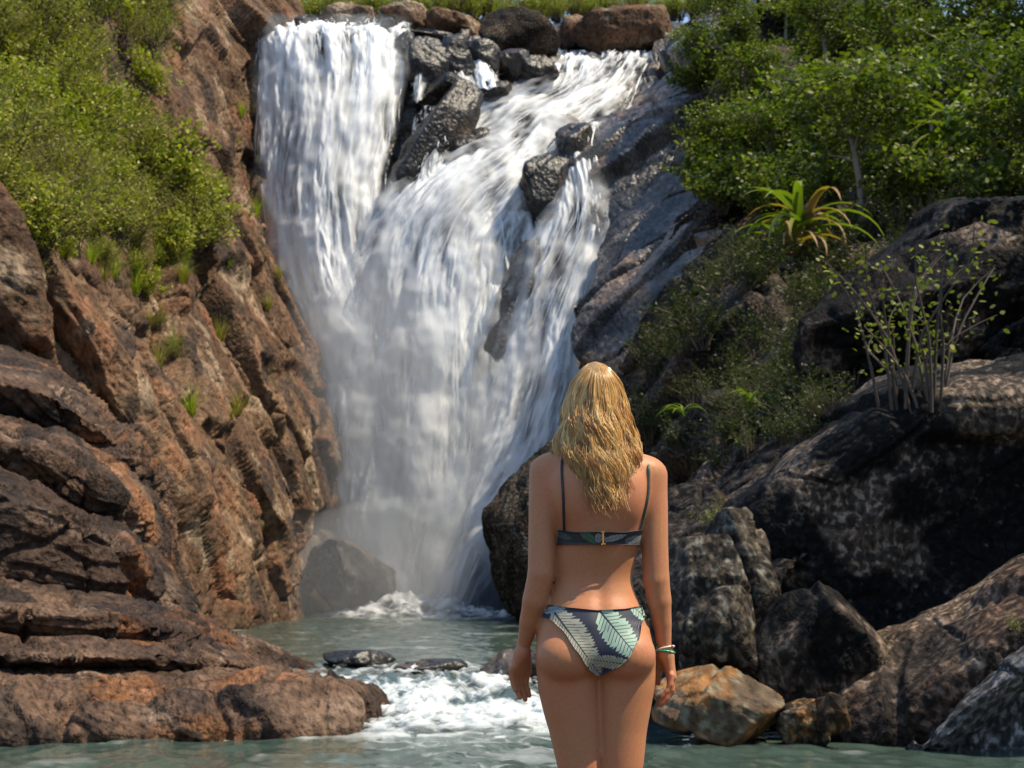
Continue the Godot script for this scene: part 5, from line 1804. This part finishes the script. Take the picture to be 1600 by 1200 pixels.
func hair_row(py: float) -> Array:
	for k in HAIR.size() - 1:
		if py <= HAIR[k + 1][0]:
			var t: float = clampf((py - HAIR[k][0]) / (HAIR[k + 1][0] - HAIR[k][0]), 0.0, 1.0)
			var out := []
			for m in 5:
				out.append(lerpf(HAIR[k][m], HAIR[k + 1][m], t))
			return out
	return HAIR[-1]

func hair_point(py: float, ph: float, rho: float) -> Vector3:
	var h := hair_row(py)
	var c := pp(h[1], py, h[3])
	return c + Vector3(px_m(h[2]) * 0.95 * sin(ph) * rho, 0, h[4] * cos(ph) * rho * (1.0 if cos(ph) > 0.0 else 0.75))

func build_hair(root: Node3D) -> void:
	var r := RandomNumberGenerator.new()
	r.seed = 77
	var V := PackedVector3Array()
	var N := PackedVector3Array()
	var C := PackedColorArray()
	var IX := PackedInt32Array()
	# the mass underneath
	var w := 49
	var rows := 26
	for j in rows + 1:
		var py := lerpf(567.0, 752.0, pow(float(j) / rows, 1.2))
		for i in w:
			var ph := lerpf(-2.05, 2.05, float(i) / (w - 1))
			var taper := 0.93 - 0.28 * ss(700.0, 752.0, py)
			V.append(hair_point(py, ph, taper + 0.03 * noises.streak.get_noise_2d(ph * 5.0, py * 0.01)))
			C.append(Color(0.20, 0.105, 0.035))
	N = grid_normals(V, w, rows + 1, true)
	IX = grid_index(w, rows + 1, true)
	var tones := [Color(0.78, 0.46, 0.14), Color(0.58, 0.28, 0.066), Color(0.34, 0.145, 0.034), Color(0.92, 0.64, 0.27), Color(0.19, 0.078, 0.02), Color(0.84, 0.52, 0.17)]
	for clump in 210:
		var ph0 := r.randf_range(-1.85, 1.85)
		var rho0 := r.randf_range(0.90, 1.04)
		var end := r.randf_range(728.0, 790.0) - 26.0 * ss(0.9, 1.8, absf(ph0))
		if ph0 < -0.95 and r.randf() < 0.5: end = r.randf_range(700.0, 778.0)
		var phase: float = 4.5 * noises.streak.get_noise_2d(ph0 * 1.1, 3.0) + r.randfn() * 0.45 + rho0 * 14.0
		var wave := r.randf_range(0.006, 0.015)
		var pitch := r.randf_range(66.0, 82.0)
		var swing := r.randf_range(-0.2, 0.2)
		var tone: Color = tones[r.randi() % tones.size()]
		var part := r.randf_range(566.5, 572.0)
		var spread := r.randf_range(0.02, 0.07)
		for s in 20:
			var ph := ph0 + r.randfn() * spread
			var rho := rho0 + r.randfn() * 0.014
			var e := end + r.randfn() * 13.0
			var ph_wild := phase + r.randfn() * 0.35
			var tip := r.randfn() * 0.008
			var path := PackedVector3Array()
			for k in 15:
				var t := k / 14.0
				var py := lerpf(part, e, pow(t, 1.12))
				var close := ss(566.0, 620.0, py)
				var p := hair_point(py, ph * lerpf(0.55, 1.0, close) + swing * t * t, rho)
				var amp := wave * ss(595.0, 680.0, py)
				var a := TAU * (py - 560.0) / (pitch * (1.15 - 0.3 * t)) + ph_wild
				p += Vector3(cos(ph), 0, -sin(ph)) * amp * sin(a) + Vector3(sin(ph), 0, cos(ph)) * amp * 0.8 * cos(a)
				# the ends draw together into points
				p += Vector3(cos(ph), 0, 0) * tip * ss(0.6, 1.0, t)
				path.append(p)
			tube(path, 0.0009, 0.0004, 3, 22, tone.lerp(tones[r.randi() % tones.size()], 0.25) * r.randf_range(0.75, 1.2), V, N, C, IX, Color(0.40, 0.23, 0.075) * r.randf_range(0.6, 1.4))
	# stray hairs
	for s in 260:
		var ph := r.randf_range(-1.9, 1.9)
		var rho := r.randf_range(1.0, 1.07)
		var a0 := r.randf_range(566.0, 690.0)
		var a1 := a0 + r.randf_range(50.0, 130.0)
		var phase := r.randf() * TAU
		var path := PackedVector3Array()
		for k in 9:
			var t := k / 8.0
			var py := lerpf(a0, minf(a1, 800.0), t)
			path.append(hair_point(py, ph + 0.12 * sin(t * 4.0 + phase), rho * (1.0 + 0.05 * sin(t * 3.0 + phase)) - 0.08 * (1.0 - t)))
		tube(path, 0.0005, 0.0004, 3, 12, tones[3], V, N, C, IX)
	var m := plain("hair", 0.32, 0.6)
	put("hair", arrays_mesh(V, N, C, IX), m, root)

func build_bracelets(root: Node3D) -> void:
	var looks := [[1013.0, 0.0245, 0.0036, 0.22, Color(0.62, 0.55, 0.48), Color(0.35, 0.04, 0.03)], [1018.5, 0.0255, 0.0034, -0.12, Color(0.05, 0.34, 0.16), Color(0.45, 0.6, 0.5)], [1014.5, 0.0235, 0.0016, -0.2, Color(0.55, 0.36, 0.10), Color(0.55, 0.36, 0.10)]]
	var names := ["pale bead bracelet with red beads", "green bead bracelet", "thin gilt bangle"]
	for q in looks.size():
		var l: Array = looks[q]
		var c := pp(1039.0, l[0], -0.0235)
		var V := PackedVector3Array()
		var C := PackedColorArray()
		var n := 48
		for j in n + 1:
			var a := TAU * j / n
			var d := Vector3(cos(a), l[3] * cos(a) + 0.15 * sin(a), sin(a))
			var bead: float = l[2] * (0.72 + 0.28 * absf(sin(a * 12.0))) if q < 2 else l[2]
			for k in 9:
				var b := TAU * k / 8.0
				V.append(c + d * l[1] + (Vector3(cos(a), 0, sin(a)) * cos(b) + Vector3.UP * sin(b)) * bead)
				C.append(l[5] if int(a * 12.0 / PI) % 7 == 3 else l[4])
		var m := plain("bracelet", 0.3)
		if q == 2: m.metallic = 1.0
		var o := put("bracelet", arrays_mesh(V, grid_normals(V, 9, n + 1, true, true), C, grid_index(9, n + 1, true)), m, root)
		o.set_meta("label", names[q])
